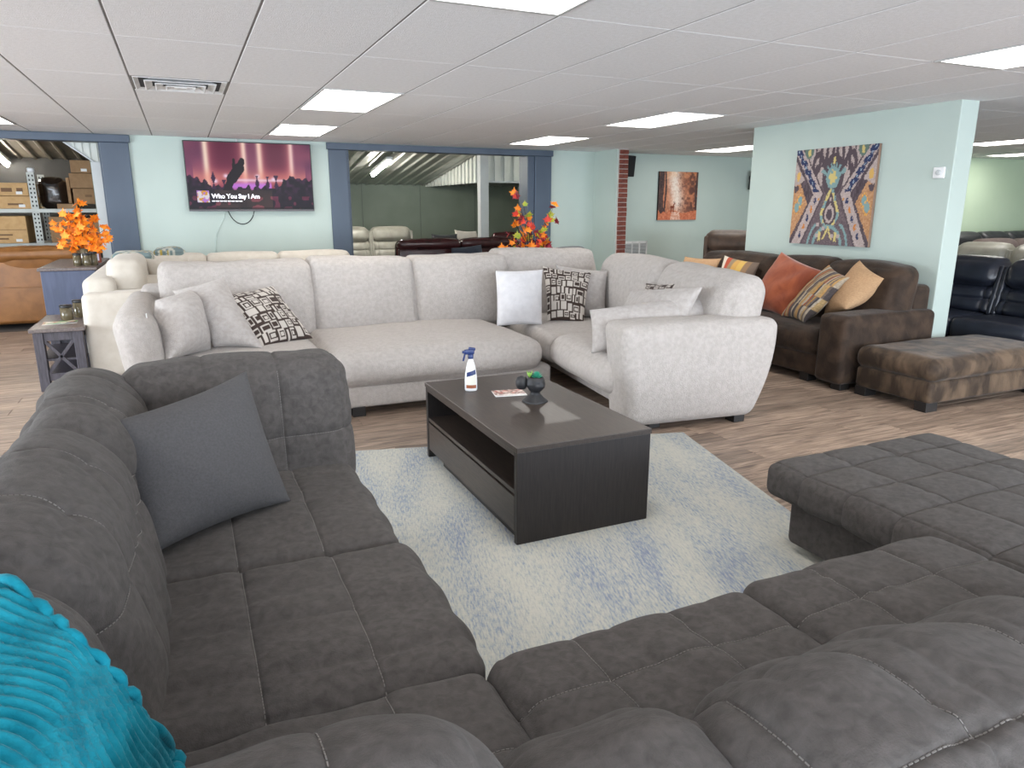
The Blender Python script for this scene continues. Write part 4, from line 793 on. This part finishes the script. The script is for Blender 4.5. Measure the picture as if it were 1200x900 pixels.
def bouquet(lab, loc, tips, leaves_, vase, mats, sz, seed, twig, cat='flowers'):
    rg = random.Random(seed); x, y, z = loc; t = thing('maple_bouquet', lab, cat, loc)
    vb = mk('vase', lathe(vase, 20, loc), GLASSJ if len(vase) < 6 else BLACK, t, True); zt = vase[-1][1]; protos = []
    me = {}
    lv = mk('twigs', J([tube([(x+rg.uniform(-.01, .01), y, z+zt*.3), (x+(a-x)*.35, y+(b_-y)*.35, z+zt+(c-z-zt)*.5), (a, b_, c)], [.006, .0045, .002], 5) for a, b_, c in tips]), twig, t, kind='stuff')
    for k_ in range(leaves_):
        a, b_, c = tips[k_ % len(tips)]; f = 1-.62*rg.random()**1.5 if k_ >= len(tips) else 1.0
        p = np.array([x+(a-x)*(.35+.65*f)*f**.3+rg.gauss(0, .022), y+(b_-y)*f+rg.gauss(0, .022), z+zt+(c-z-zt)*f+rg.gauss(0, .018)]); p[2] = max(p[2], z+zt*.55)
        m_ = mats[0] if len(mats) == 1 else mats[k_*7 % len(mats)]
        rotm = Matrix.Rotation(rg.uniform(0, 6.28), 4, 'Z') @ Matrix.Rotation(R(rg.uniform(20, 130)), 4, 'X') @ Matrix.Rotation(rg.uniform(-.6, .6), 4, 'Y')
        if m_.name not in me:
            o = mk('leaf', leaf_geo(sz), m_, t); me[m_.name] = o
        else: o = me[m_.name].copy(); COL.objects.link(o); o.parent = t
        o.location = Vector(p)-WL[t.name]; s_ = rg.uniform(.8, 1.25); o.rotation_euler = rotm.to_euler(); o.scale = (s_, s_, s_); WL[o.name] = Vector(p)
rg = random.Random(4)
cxb, cyb = -.93, 8.5
tips = [(cxb+r_*math.cos(a), cyb+.6*r_*math.sin(a), zz_) for r_, a, zz_ in [(.02, 0, 1.47), (.13, 3, 1.36), (.22, 3.0, 1.25), (.2, 3.4, 1.08), (.1, 2.4, 1.34), (.08, 5, 1.36), (.14, .3, 1.3), (.22, .2, 1.2), (.25, 6.2, 1.12), (.18, 5.6, 1.02), (.1, 4.6, 1.1), (.02, 1.5, 1.25), (.13, 3.6, 1.18), (.06, 4.4, 1.2), (.2, 1.0, 1.15), (.14, 4.0, 1.02)]]
bouquet('bright orange maple leaf bouquet on the navy dresser', (cxb, cyb, .85), tips, 170, [(.05, 0), (.055, .01), (.06, .16), (.055, .165)], [ORG], .072, 3, STEM)
GJ = 'smoky glass jars around the orange bouquet'
jar(-.985, 8.36, .85, .038, .10, 'smoky glass jar left in front of the orange bouquet', GJ); jar(-.895, 8.33, .85, .038, .10, 'smoky glass jar in the middle in front of the orange bouquet', GJ); jar(-.845, 8.38, .85, .036, .11, 'smoky glass jar right in front of the orange bouquet', GJ)
T = thing('picture_frame', 'small reddish wood framed picture behind the orange bouquet', 'picture frame', (-.9, 8.75, .85))
REDW = pm('reddish wood', (132, 62, 44), .4, (110, 50, 36), 10)
for g in (rbox(-.99, -.97, 8.74, 8.77, .85, 1.16, .003), rbox(-.83, -.81, 8.74, 8.77, .85, 1.16, .003), rbox(-.97, -.83, 8.74, 8.77, .85, .87, .003), rbox(-.97, -.83, 8.74, 8.77, 1.14, 1.16, .003)): mk('frame_bar', g, REDW, T)
raster_plane('picture', (-.97, 8.755, .87), (-.83, 8.755, .87), (-.97, 8.755, 1.14), 20, 30, lambda u, v: paint(mixc((226, 226, 236), (150, 140, 190), v), ((u-.55)**2+(v-.2)**2 < .02), (40, 36, 40)), PAPER, T)
mk('back_board', bx(-.97, -.83, 8.757, 8.767, .87, 1.14), REDW, T)
# tall red and green bouquet behind the sofa, in a floor vase
cxb, cyb = 3.62, 7.45
tp = [(605, 226), (613, 238), (608, 258), (598, 252), (592, 274), (592, 290), (604, 288), (612, 268), (622, 262), (630, 272), (638, 262), (643, 250), (650, 240), (642, 282), (650, 292), (624, 292), (615, 292), (634, 290), (654, 293), (600, 280), (628, 283), (617, 250)]
tips = []
for px_, py_ in tp:
    d_ = rt2*((px_-600)/837)+up2*((450-py_)/837)+fw; yy = cyb+rg.uniform(-.14, .14); q = d_*(yy/d_.y); tips.append((q.x, yy, q.z+CAMZ))
bouquet('tall red, orange and green maple leaf bouquet behind the pale sectional', (cxb, cyb, 0), tips, 150, [(.10, 0), (.13, .02), (.15, .3), (.10, .62), (.07, .72), (.085, .76), (.08, .765)], [ORG, REDL, GRNL, BURL, ORG], .078, 8, BARK)
# ---------------------------------------------------------------- television
T = thing('television', 'large flat television on the mint wall showing a concert crowd', 'television', (.85, 9.84, 1.375))
TX0, TX1, TZ0, TZ1, TY_ = .10, 1.60, 1.375, 2.20, 9.83
mk('housing', rbox(TX0, TX1, TY_, TY_+.04, TZ0, TZ1, .006), BLACK, T); mk('bracket', bx(.55, 1.15, TY_+.04, YB, 1.6, 2.0), BLACK, T)
mk('bezel_bar', rbox(TX0, TX1, TY_-.004, TY_+.004, TZ0-.006, TZ0+.014, .002), pm('grey bezel', (90, 84, 88), .4), T)
def gs_(x, c, w): return np.exp(-((x-c)/w)**2)
def tvpic(u, v):
    c = mixc((112, 66, 94), (168, 92, 112), vn(u, v, 9, 6, 1)); c = c*(1-.35*v)[:, None]+np.array([24, 8, 20])
    for a, b_ in ((.15, .455), (.575, .835)):
        m = (u > a) & (u < b_); t = np.abs((u-(a+b_)/2)/((b_-a)/2)); c[m] = mixc((118, 38, 70), (236, 150, 150), t**3.2)[m]*(.85+.3*(1-v[m]))[:, None]
    for p, w, col in ((.155, .022, (255, 226, 206)), (.455, .02, (255, 216, 200)), (.578, .022, (255, 214, 196)), (.838, .018, (250, 206, 200))):
        c = mixc(c, np.tile(col, (len(u), 1)), np.clip(gs_(u, p, w)*(v > .33), 0, 1))
    c = mixc(c, (246, 150, 132), np.clip(gs_(v, .46, .13)*.65*(u > .05)*(u < .95), 0, 1))
    c = mixc(c, (206, 124, 226), np.clip(gs_(v, .35, .06)*(u > .34)*(u < .66)*1.1, 0, 1)); c = mixc(c, (255, 220, 240), np.clip(gs_(v, .44, .02)*(u > .36)*(u < .8)*.8, 0, 1))
    for p, q in ((.55, .5), (.68, .46), (.3, .5), (.215, .42)): c = mixc(c, (255, 226, 250), np.clip(np.exp(-((u-p)/.018)**2-((v-q)/.03)**2), 0, 1))
    n = vn(u, v, 44, 22, 5); top = .33+.16*np.clip((u-.62)/.25, 0, 1)+.12*np.clip((.28-u)/.2, 0, 1)+.12*(vn(u, v*0, 38, 2, 9)-.5)
    crowd = v < top+.05*(n-.5); cc = mixc((28, 18, 34), (84, 44, 80), np.clip(n*1.6-.5, 0, 1)*(v/.5).clip(0, 1)); c[crowd] = cc[crowd]
    low = (v < .29) & (u > .2) & (u < .66); lc_ = mixc((44, 36, 40), (74, 54, 54), vn(u, v, 14, 6, 6)); c[low] = lc_[low]
    red = (v < .2) & (vn(u, v, 26, 12, 12) > .74); c[red] = c[red]+np.array([70, 22, 30])
    for p in (.20, .28, .545, .63, .70):      # performers on the stage
        m = (np.abs(u-p) < .011+.006*np.sin(v*40+p*9)) & (v > .3) & (v < .5+.06*math.sin(p*40)); c[m] = (60, 30, 66)
    # raised hand
    ax = .30+.55*(v-.28)*.42; m = (v > .28) & (v < .58) & (np.abs(u-ax) < .034-.02*(v-.28)); c[m] = (26, 14, 24)
    for (x0, y0, x1, y1, w) in ((.37, .52, .435, .74, .020), (.36, .52, .372, .745, .011), (.37, .54, .44, .70, .018), (.345, .46, .41, .62, .042)):
        d_ = np.clip(((u-x0)*(x1-x0)*3.2+(v-y0)*(y1-y0))/((x1-x0)**2*3.2+(y1-y0)**2), 0, 1); m = np.hypot((u-x0-d_*(x1-x0))*1.8, v-y0-d_*(y1-y0)) < w*1.8; c[m] = (26, 14, 24)
    c[v < .02] *= .6
    return c
raster_plane('screen', (TX0+.012, TY_-.0035, TZ0+.022), (TX1-.012, TY_-.0035, TZ0+.022), (TX0+.012, TY_-.0035, TZ1-.012), 190, 105, tvpic, SCRN, T)
raster_plane('cover_art', (.205, TY_-.006, 1.475), (.345, TY_-.006, 1.475), (.205, TY_-.006, 1.615), 24, 24, lambda u, v: paint(mixc((236, 226, 232), (226, 160, 60), (vn(u, v, 4, 4, 3) > .52)*1.0), vn(u, v, 5, 5, 9) > .66, (190, 130, 220)), SCRN, T)
WHT = pm('lit white text', (250, 250, 255), .5, emit=(245, 240, 255), es=1.0)
def text(body, loc, size, m, parent, rx=R(90), rz=0, name='screen_text', bold=.0, sp=1):
    cu = bpy.data.curves.new(name, 'FONT'); cu.body = body; cu.size = size; cu.extrude = .0004; cu.offset = bold; cu.space_character = sp; cu.materials.append(m); cu.resolution_u = 3
    o = bpy.data.objects.new(name, cu)
    COL.objects.link(o); bpy.context.view_layer.update(); me = bpy.data.meshes.new_from_object(o.evaluated_get(bpy.context.evaluated_depsgraph_get())); bpy.data.objects.remove(o)
    o = bpy.data.objects.new(name, me); COL.objects.link(o); place(o, loc, parent); o.rotation_euler = (rx, 0, rz); return o
text('Who You Say I Am', (.37, TY_-.006, 1.525), .076, WHT, T, bold=.0016, sp=.94)
mk('caption_line', J([bx(.37+i*.045, .37+i*.045+.036, TY_-.0062, TY_-.005, 1.486, 1.497) for i in range(8)]), WHT, T, kind='stuff')
def wire(pts, n=20):
    P = np.array(pts, float); t = np.linspace(0, 1, n); k_ = len(P)-1; C_ = sum(np.outer(math.comb(k_, i)*t**i*(1-t)**(k_-i), P[i]) for i in range(k_+1)); return C_
mk('cable', tube(wire([(.54, 9.87, 1.40), (.60, 9.885, 1.14), (.82, 9.885, 1.16), (.86, 9.87, 1.38)]), .006, 6), BLACK, T, True)
mk('cord', tube(wire([(.52, 9.892, 1.40), (.50, 9.892, 1.2), (.36, 9.892, 1.2), (.36, 9.892, .86)]), .005, 6), pm('white cord', (206, 222, 216), .5), T, True)
mk('conduit', tube([(.72, 9.885, 2.2), (.72, 9.885, 2.24)], .01, 6), TBAR, T)
# ---------------------------------------------------------------- patterned canvas on the partition
T = thing('canvas_painting', 'large square canvas with symmetric purple, tan and teal ornament', 'painting', (5.63, 5.115, 1.07))
y0, y1, z0, z1 = 4.65, 5.585, 1.07, 1.965
mk('stretcher', rbox(5.615, 5.647, y0, y1, z0, z1, .004), pm('canvas edge', (150, 122, 104), .8), T)
def ikat(u, v):
    jx, jy = (hsh(u, v, 80, 80, 1)-.5)*.02, (hsh(u, v, 80, 80, 2)-.5)*.02; x = np.abs(u-.5)*2+jx; y = v+jy
    c = mixc((84, 70, 76), (112, 98, 100), hsh(u, v, 90, 90, 4)); PK = np.array((168, 152, 147)); DK = np.array((78, 66, 72)); NV = (40, 50, 84); TN = (172, 128, 92); TE = (118, 146, 146); YE = (192, 174, 112)
    pk = PK+(hsh(u, v, 90, 90, 6)-.5)[:, None]*22
    def put(m, col): c[m] = (col[m] if np.ndim(col) == 2 else col)
    xu = .34+(y-.53)*1.28; xl = .34+(.53-y)*.92; xc = np.where(y > .53, xu, xl)
    put(x > xc+.16, np.tile(DK, (len(u), 1))+(hsh(u, v, 90, 30, 8)-.5)[:, None]*30)
    put(x > .60+1.05*np.abs(y-.43), np.tile(TN, (len(u), 1))+(hsh(u, v, 70, 70, 9)-.5)[:, None]*26)
    m = (y > .86-.25*x) & (x > xc+.2); put(m, pk)
    top = (y > .62) & (x < xc); put(top, pk); put((y > .76) & (x < .5) & (np.sin(x*42+y*6) > .15), tuple(DK)); put(np.hypot(x-.0, (y-.72)*1.2) < .27, tuple(DK))
    sw = np.hypot(x-.40, (y-.83)*1.1); put((np.abs(sw-.12) < .038) & ~((x < .4) & (y < .8)), tuple(DK)); put(np.hypot(x-.42, y-.79) < .05, tuple(DK))
    band = np.abs(x-xc) < .12; put(band & (y < .99), pk); put((np.abs(x-xc) > .12) & (np.abs(x-xc) < .16), tuple(DK))
    put((np.abs(x-xu-.02) < .062+.02*np.sign(np.sin(y*60))) & (y > .55), NV); put((np.abs(x-xu-.02) < .012) & (y > .58) & (np.sin(y*110) > .2), (150, 165, 180))
    for i, q in enumerate((.46, .37, .28, .19, .10)):
        cxx = .34+(.53-q)*.92; r_ = np.hypot((x-cxx)*.9, (y-q)); put((r_ < .033), NV if i % 2 == 0 else (186, 116, 52)); put(np.hypot((x-cxx-.02)*.9, y-q-.01) < .012, tuple(PK))
        put(np.hypot((x-cxx+.1)*.9, y-q-.02) < .016, (190, 130, 60)) if i == 0 else None
    for a, b_ in ((.80, .46), (.88, .39)): put(((x-a)/.06)**2+((y-b_)/.05)**2 < 1, TE); put((np.abs(((x-a)/.075)**2+((y-b_)/.065)**2-1.1) < .22) & (np.sin(np.arctan2(y-b_, x-a)*9) > 0), (222, 166, 66))
    put((np.hypot(x-.93, (y-.62)) < .07) & (y < .62), tuple(DK)); put((np.hypot(x-.9, y-.72) < .05), (200, 160, 90))
    put((x > .55) & (x < .78) & (y > .90) & (y-.90 > np.abs(x-.66)*.6-.02), (92, 110, 100)); put((np.hypot(x-.66, y-.96) < .04), YE)
    put((x/.17)**2+((y-.70)/.115)**2 < 1, TE); put((x < .30) & (y > .70) & (y < .86-.28*x) & (np.cos(np.arctan2(x, y-.66)*16) > .1), TE); put((x/.105)**2+((y-.70)/.075)**2 < 1, YE); put(((x/.105)**2+((y-.70)/.075)**2 < 1) & (hsh(u, v, 34, 34, 12) > .62), TE); put((x < .03) & (y > .84) & (y < .90), YE)
    wt = np.where(y > .34, np.clip((.58-y)/.24, 0, 1)*.19, np.sqrt(np.clip(1-((.34-y)/.14)**2, 0, 1))*.19)
    tear = (y > .19) & (y < .58); put(tear & (x < wt+.05), YE); put(tear & (x < wt+.05) & (hsh(u, v, 26, 26, 13) > .6), TE); put(tear & (x < wt-.015), tuple(DK)); put((np.abs(np.hypot(x, (y-.32)*1.25)-.095) < .022), tuple(PK)); put((np.hypot(x, (y-.42)*1.2) < .02) | (np.hypot(x, (y-.47)*1.2) < .022), tuple(PK))
    for r_, w in ((.36, .03), (.50, .025)): put((np.abs(np.hypot(x, (y+.03)*1.6)-r_) < w) & (y < .22), TE)
    put((np.abs(x-(.18-y)*.9) < .025) & (y < .19) & (y > .06), YE); put((np.abs(x-.2) < .03) & (y > .04) & (y < .14), YE)
    sp = (hsh(u, v, 26, 26, 21) > .93) & (y < .3) & (x < .6); put(sp, tuple(PK))
    return c
raster_plane('print', (5.6142, y1, z0), (5.6142, y0, z0), (5.6142, y1, z1), 210, 210, ikat, CANV, T)
# deer in autumn wood canvas
T = thing('canvas_painting', 'canvas of a deer in a glowing orange autumn wood', 'painting', (7.42, 9.88, 1.22))
mk('stretcher', rbox(7.04, 7.81, 9.865, 9.897, 1.22, 1.98, .004), pm('dark canvas edge', (52, 40, 36), .8), T)
def deer(u, v):
    n = vn(u, v, 16, 16, 3); n2 = vn(u, v, 46, 46, 5)
    c = mixc((140, 84, 62), (206, 134, 96), np.clip(n*.8+n2*.4-.1, 0, 1)); c = mixc(c, (226, 212, 200), np.clip(1.15*np.exp(-((u-.43-.05*np.sin(v*5))/.17)**2)*(.35+.65*np.clip((v-.12)/.25, 0, 1))*(.85+.4*(n2-.5)), 0, 1))
    c = mixc(c, (238, 170, 110), np.clip((v-.8)*3, 0, 1)*.5*(n > .3)); c = mixc(c, (92, 58, 52), np.clip((n2-.62)*5, 0, 1)*.6*(u > .5))
    for p, w in ((.08, .05), (.02, .03), (.17, .022), (.97, .03)): m = (np.abs(u-p-.012*np.sin(v*7+p*20)) < w*(1.1-.25*v)) & (v > .1); c[m] = mixc((58, 46, 48), (92, 68, 62), n2)[m]
    c = mixc(c, (70, 46, 44), np.clip((u-.5)*2.2, 0, .8)*np.clip((vn(u, v, 20, 20, 8)-.35)*3, 0, 1)); m = (v < .13+.08*vn(u, v*0, 14, 2, 31)); c[m] = mixc((170, 88, 60), (206, 132, 98), n2)[m]; m = (v < .17) & (np.abs(u-.45) < .13-.2*v); c[m] = mixc(c, (222, 196, 180), .3+.6*n2)[m]
    # deer
    m = ((u-.36)/.055)**2+((v-.27)/.03)**2 < 1; c[m] = (120, 58, 40)
    for x_ in (.33, .345, .385, .40): c[(np.abs(u-x_) < .007) & (v > .16) & (v < .27)] = (110, 54, 40)
    c[(np.abs(u-.40-.3*(v-.28)*.3) < .014) & (v > .27) & (v < .335)] = (126, 62, 44); c[((u-.415)/.022)**2+((v-.335)/.012)**2 < 1] = (126, 62, 44); c[(np.abs(np.abs(u-.41)-(v-.34)*.35) < .005) & (v > .34) & (v < .39)] = (90, 50, 40)
    return c
raster_plane('print', (7.041, 9.8642, 1.221), (7.809, 9.8642, 1.221), (7.041, 9.8642, 1.979), 110, 110, deer, CANV, T)
# ---------------------------------------------------------------- wall fittings
def speaker(x, y, z, lab):
    t = thing('wall_speaker', lab, 'speaker', (x, y, z), 'black wall speakers'); V, F = bx(x-.075, x+.075, y-.15, y, z, z+.32); V[:, 1] -= np.where(V[:, 2] > z+.1, .03, 0)*(V[:, 1] < y-.1)
    mk('cabinet', rot(rbox(x-.075, x+.075, y-.18, y-.03, z, z+.31, .01, 2), 'X', R(8), (x, y, z+.2)), BLACK, t, True); mk('bracket', bx(x-.02, x+.02, y-.04, YB, z+.16, z+.22), BLACK, t)
    mk('grille', rot(rbox(x-.065, x+.065, y-.186, y-.18, z+.01, z+.30, .002), 'X', R(8), (x, y, z+.2)), pm('speaker grille', (18, 18, 20), .8), t)
speaker(6.38, 9.86, 1.90, 'small black wall speaker beside the brick column'); speaker(8.93, 9.86, 1.72, 'black wall speaker just left of the partition edge')
T = thing('wall_vent', 'white louvred return air grille low on the wall right of the brick', 'vent', (6.6, 9.89, .6))
mk('frame', J([rbox(6.30, 6.88, 9.885, 9.9, .85, .89, .003), rbox(6.30, 6.88, 9.885, 9.9, .55, .59, .003)]+[rbox(x-.012, x+.012, 9.885, 9.9, .55, .89, .003) for x in (6.312, 6.45, 6.59, 6.73, 6.868)]), WHITEPL, T)
mk('duct', bx(6.31, 6.87, 9.895, 9.899, .56, .88), pm('vent shadow grey', (150, 156, 158), .8), T)
lv = rot(rbox(6.31, 6.87, 9.886, 9.897, .6, .604, .001), 'X', R(-25), (0, 9.89, .602)); lf = None
for i in range(15):
    g = (lv[0]+np.array([0, 0, i*.0185-.005]), lv[1]); lf = mk('slat', g, WHITEPL, T) if lf is None else (dup(lf, T, (WL[lf.name].x, WL[lf.name].y, WL[lf.name].z+i*.0185)), lf)[1]
T = thing('thermostat', 'small white square thermostat on the partition wall', 'thermostat', (5.64, 4.075, 1.65))
mk('cover', rbox(5.628, 5.65, 4.025, 4.125, 1.65, 1.74, .008, 2), WHITEPL, T, True); g = rot(lathe([(.022, 0), (.022, .006), (.018, .008), (.002, .008)], 24), 'Y', R(-90)); mk('dial', (g[0]+np.array([5.628, 4.075, 1.697]), g[1]), pm('pale grey dial', (204, 208, 208), .4), T, True)
T = thing('light_switch', 'white switch plate on the end of the partition wall', 'switch', (5.86, 4.2, 1.5)); mk('plate', rbox(5.86, 5.868, 4.16, 4.24, 1.68, 1.80, .002), WHITEPL, T); mk('toggle', rbox(5.868, 5.878, 4.19, 4.21, 1.72, 1.76, .002), WHITEPL, T)
# ---------------------------------------------------------------- warehouse rack with cartons
T = thing('storage_rack', 'grey perforated steel rack of cartons in the warehouse', 'rack', (-2.2, 11.9, 0))
def upright(x, y):
    u_ = mk('upright', J([bx(x-.04, x+.04, y-.004, y, 0, 1.86), bx(x-.044, x-.04, y-.004, y+.05, 0, 1.86)]), RACKM, T)
    mk('slots', J([bx(x+dx-.008, x+dx+.008, y-.0055, y-.004, z, z+.026) for z in np.arange(.1, 1.84, .055) for dx in (-.02, .02)]), HOLE, u_, kind='stuff')
for x in (-3.2, -1.75, -.99):
    for y in (11.5, 12.3): upright(x, y)
for z in (.90, 1.345):
    for y in (11.49, 12.29): mk('beam', rbox(-3.2, -.98, y-.02, y+.03, z, z+.05, .003), RACKM, T)
    mk('shelf', bx(-3.2, -.98, 11.5, 12.3, z+.04, z+.05), RACKM, T)
tagp(mk('foam_cap', lathe([(.03, 0), (.045, .01), (.045, .05), (.03, .06)], 16, (-1.74, 11.52, 1.86)), WHITEPL, None, True), 'small white cap on top of the rack upright', 'cap')
def carton(lab, x0, x1, y0, y1, z0, z1, m=CARD, sticker=True, pr=None):
    t = thing('carton', lab, 'box', ((x0+x1)/2, (y0+y1)/2, z0), 'cardboard cartons in the warehouse'); mk('box', rbox(x0, x1, y0, y1, z0, z1, .006), m, t)
    mk('flap_seam', bx(x0+.01, x1-.01, y0-.0015, y0, (z0+z1)/2-.003, (z0+z1)/2+.003), PRINT, t) if z1-z0 > .28 else None
    if sticker: mk('sticker', bx(x1-.14, x1-.07, y0-.003, y0, z0+.02, z0+.055), STICK, t)
    for (a, b_, c, d_) in pr or (): mk('print_mark', bx(a, b_, y0-.0025, y0, c, d_), PRINT, t)
carton('flat carton topmost on the upper rack shelf at far left', -2.75, -1.80, 11.5, 12.2, 1.56, 1.725, pr=((-2.1, -1.98, 1.61, 1.66), (-1.93, -1.86, 1.61, 1.66)))
carton('flat carton under the topmost one on the upper rack shelf', -2.75, -1.79, 11.5, 12.2, 1.395, 1.555, pr=((-2.05, -1.88, 1.44, 1.465),))
carton('large carton on the lower rack shelf at far left', -2.8, -1.88, 11.5, 12.2, .95, 1.30, pr=((-2.35, -2.05, 1.05, 1.07), (-2.4, -2.1, 1.0, 1.02)))
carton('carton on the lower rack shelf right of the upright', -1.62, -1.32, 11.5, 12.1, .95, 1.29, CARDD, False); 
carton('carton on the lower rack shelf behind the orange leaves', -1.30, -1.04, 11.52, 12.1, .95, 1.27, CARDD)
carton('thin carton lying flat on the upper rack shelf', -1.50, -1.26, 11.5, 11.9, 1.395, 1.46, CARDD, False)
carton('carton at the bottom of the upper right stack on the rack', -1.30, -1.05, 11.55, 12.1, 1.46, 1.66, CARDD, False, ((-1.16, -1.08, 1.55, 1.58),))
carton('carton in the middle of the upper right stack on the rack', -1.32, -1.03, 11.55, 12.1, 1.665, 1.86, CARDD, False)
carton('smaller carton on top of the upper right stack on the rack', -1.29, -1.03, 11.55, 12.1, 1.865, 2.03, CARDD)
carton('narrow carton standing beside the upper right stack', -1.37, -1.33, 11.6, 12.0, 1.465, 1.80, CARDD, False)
WRAP = pm('dark wrapped upholstery', (48, 36, 30), .22, (34, 26, 22), 8, bump=.3, bscale=18, coat=.5)
tagp(mk('wrapped_chair', J([Cush((-1.71, 11.7, 1.395), (-1.40, 12.2, 1.80), .08, (.02, .03, .02), (), .012, 14, 4).geo((10, 10, 14)), ]), WRAP, None, True), 'dark plastic wrapped chair back on the upper rack shelf', 'chair')
g = rbox(-1.52, -1.40, 10.55, 10.62, 2.33, 2.37, .004); tagp(mk('junction_box', g, BLACK), 'small dark fixture under the warehouse roof by the blue beam', 'fixture')
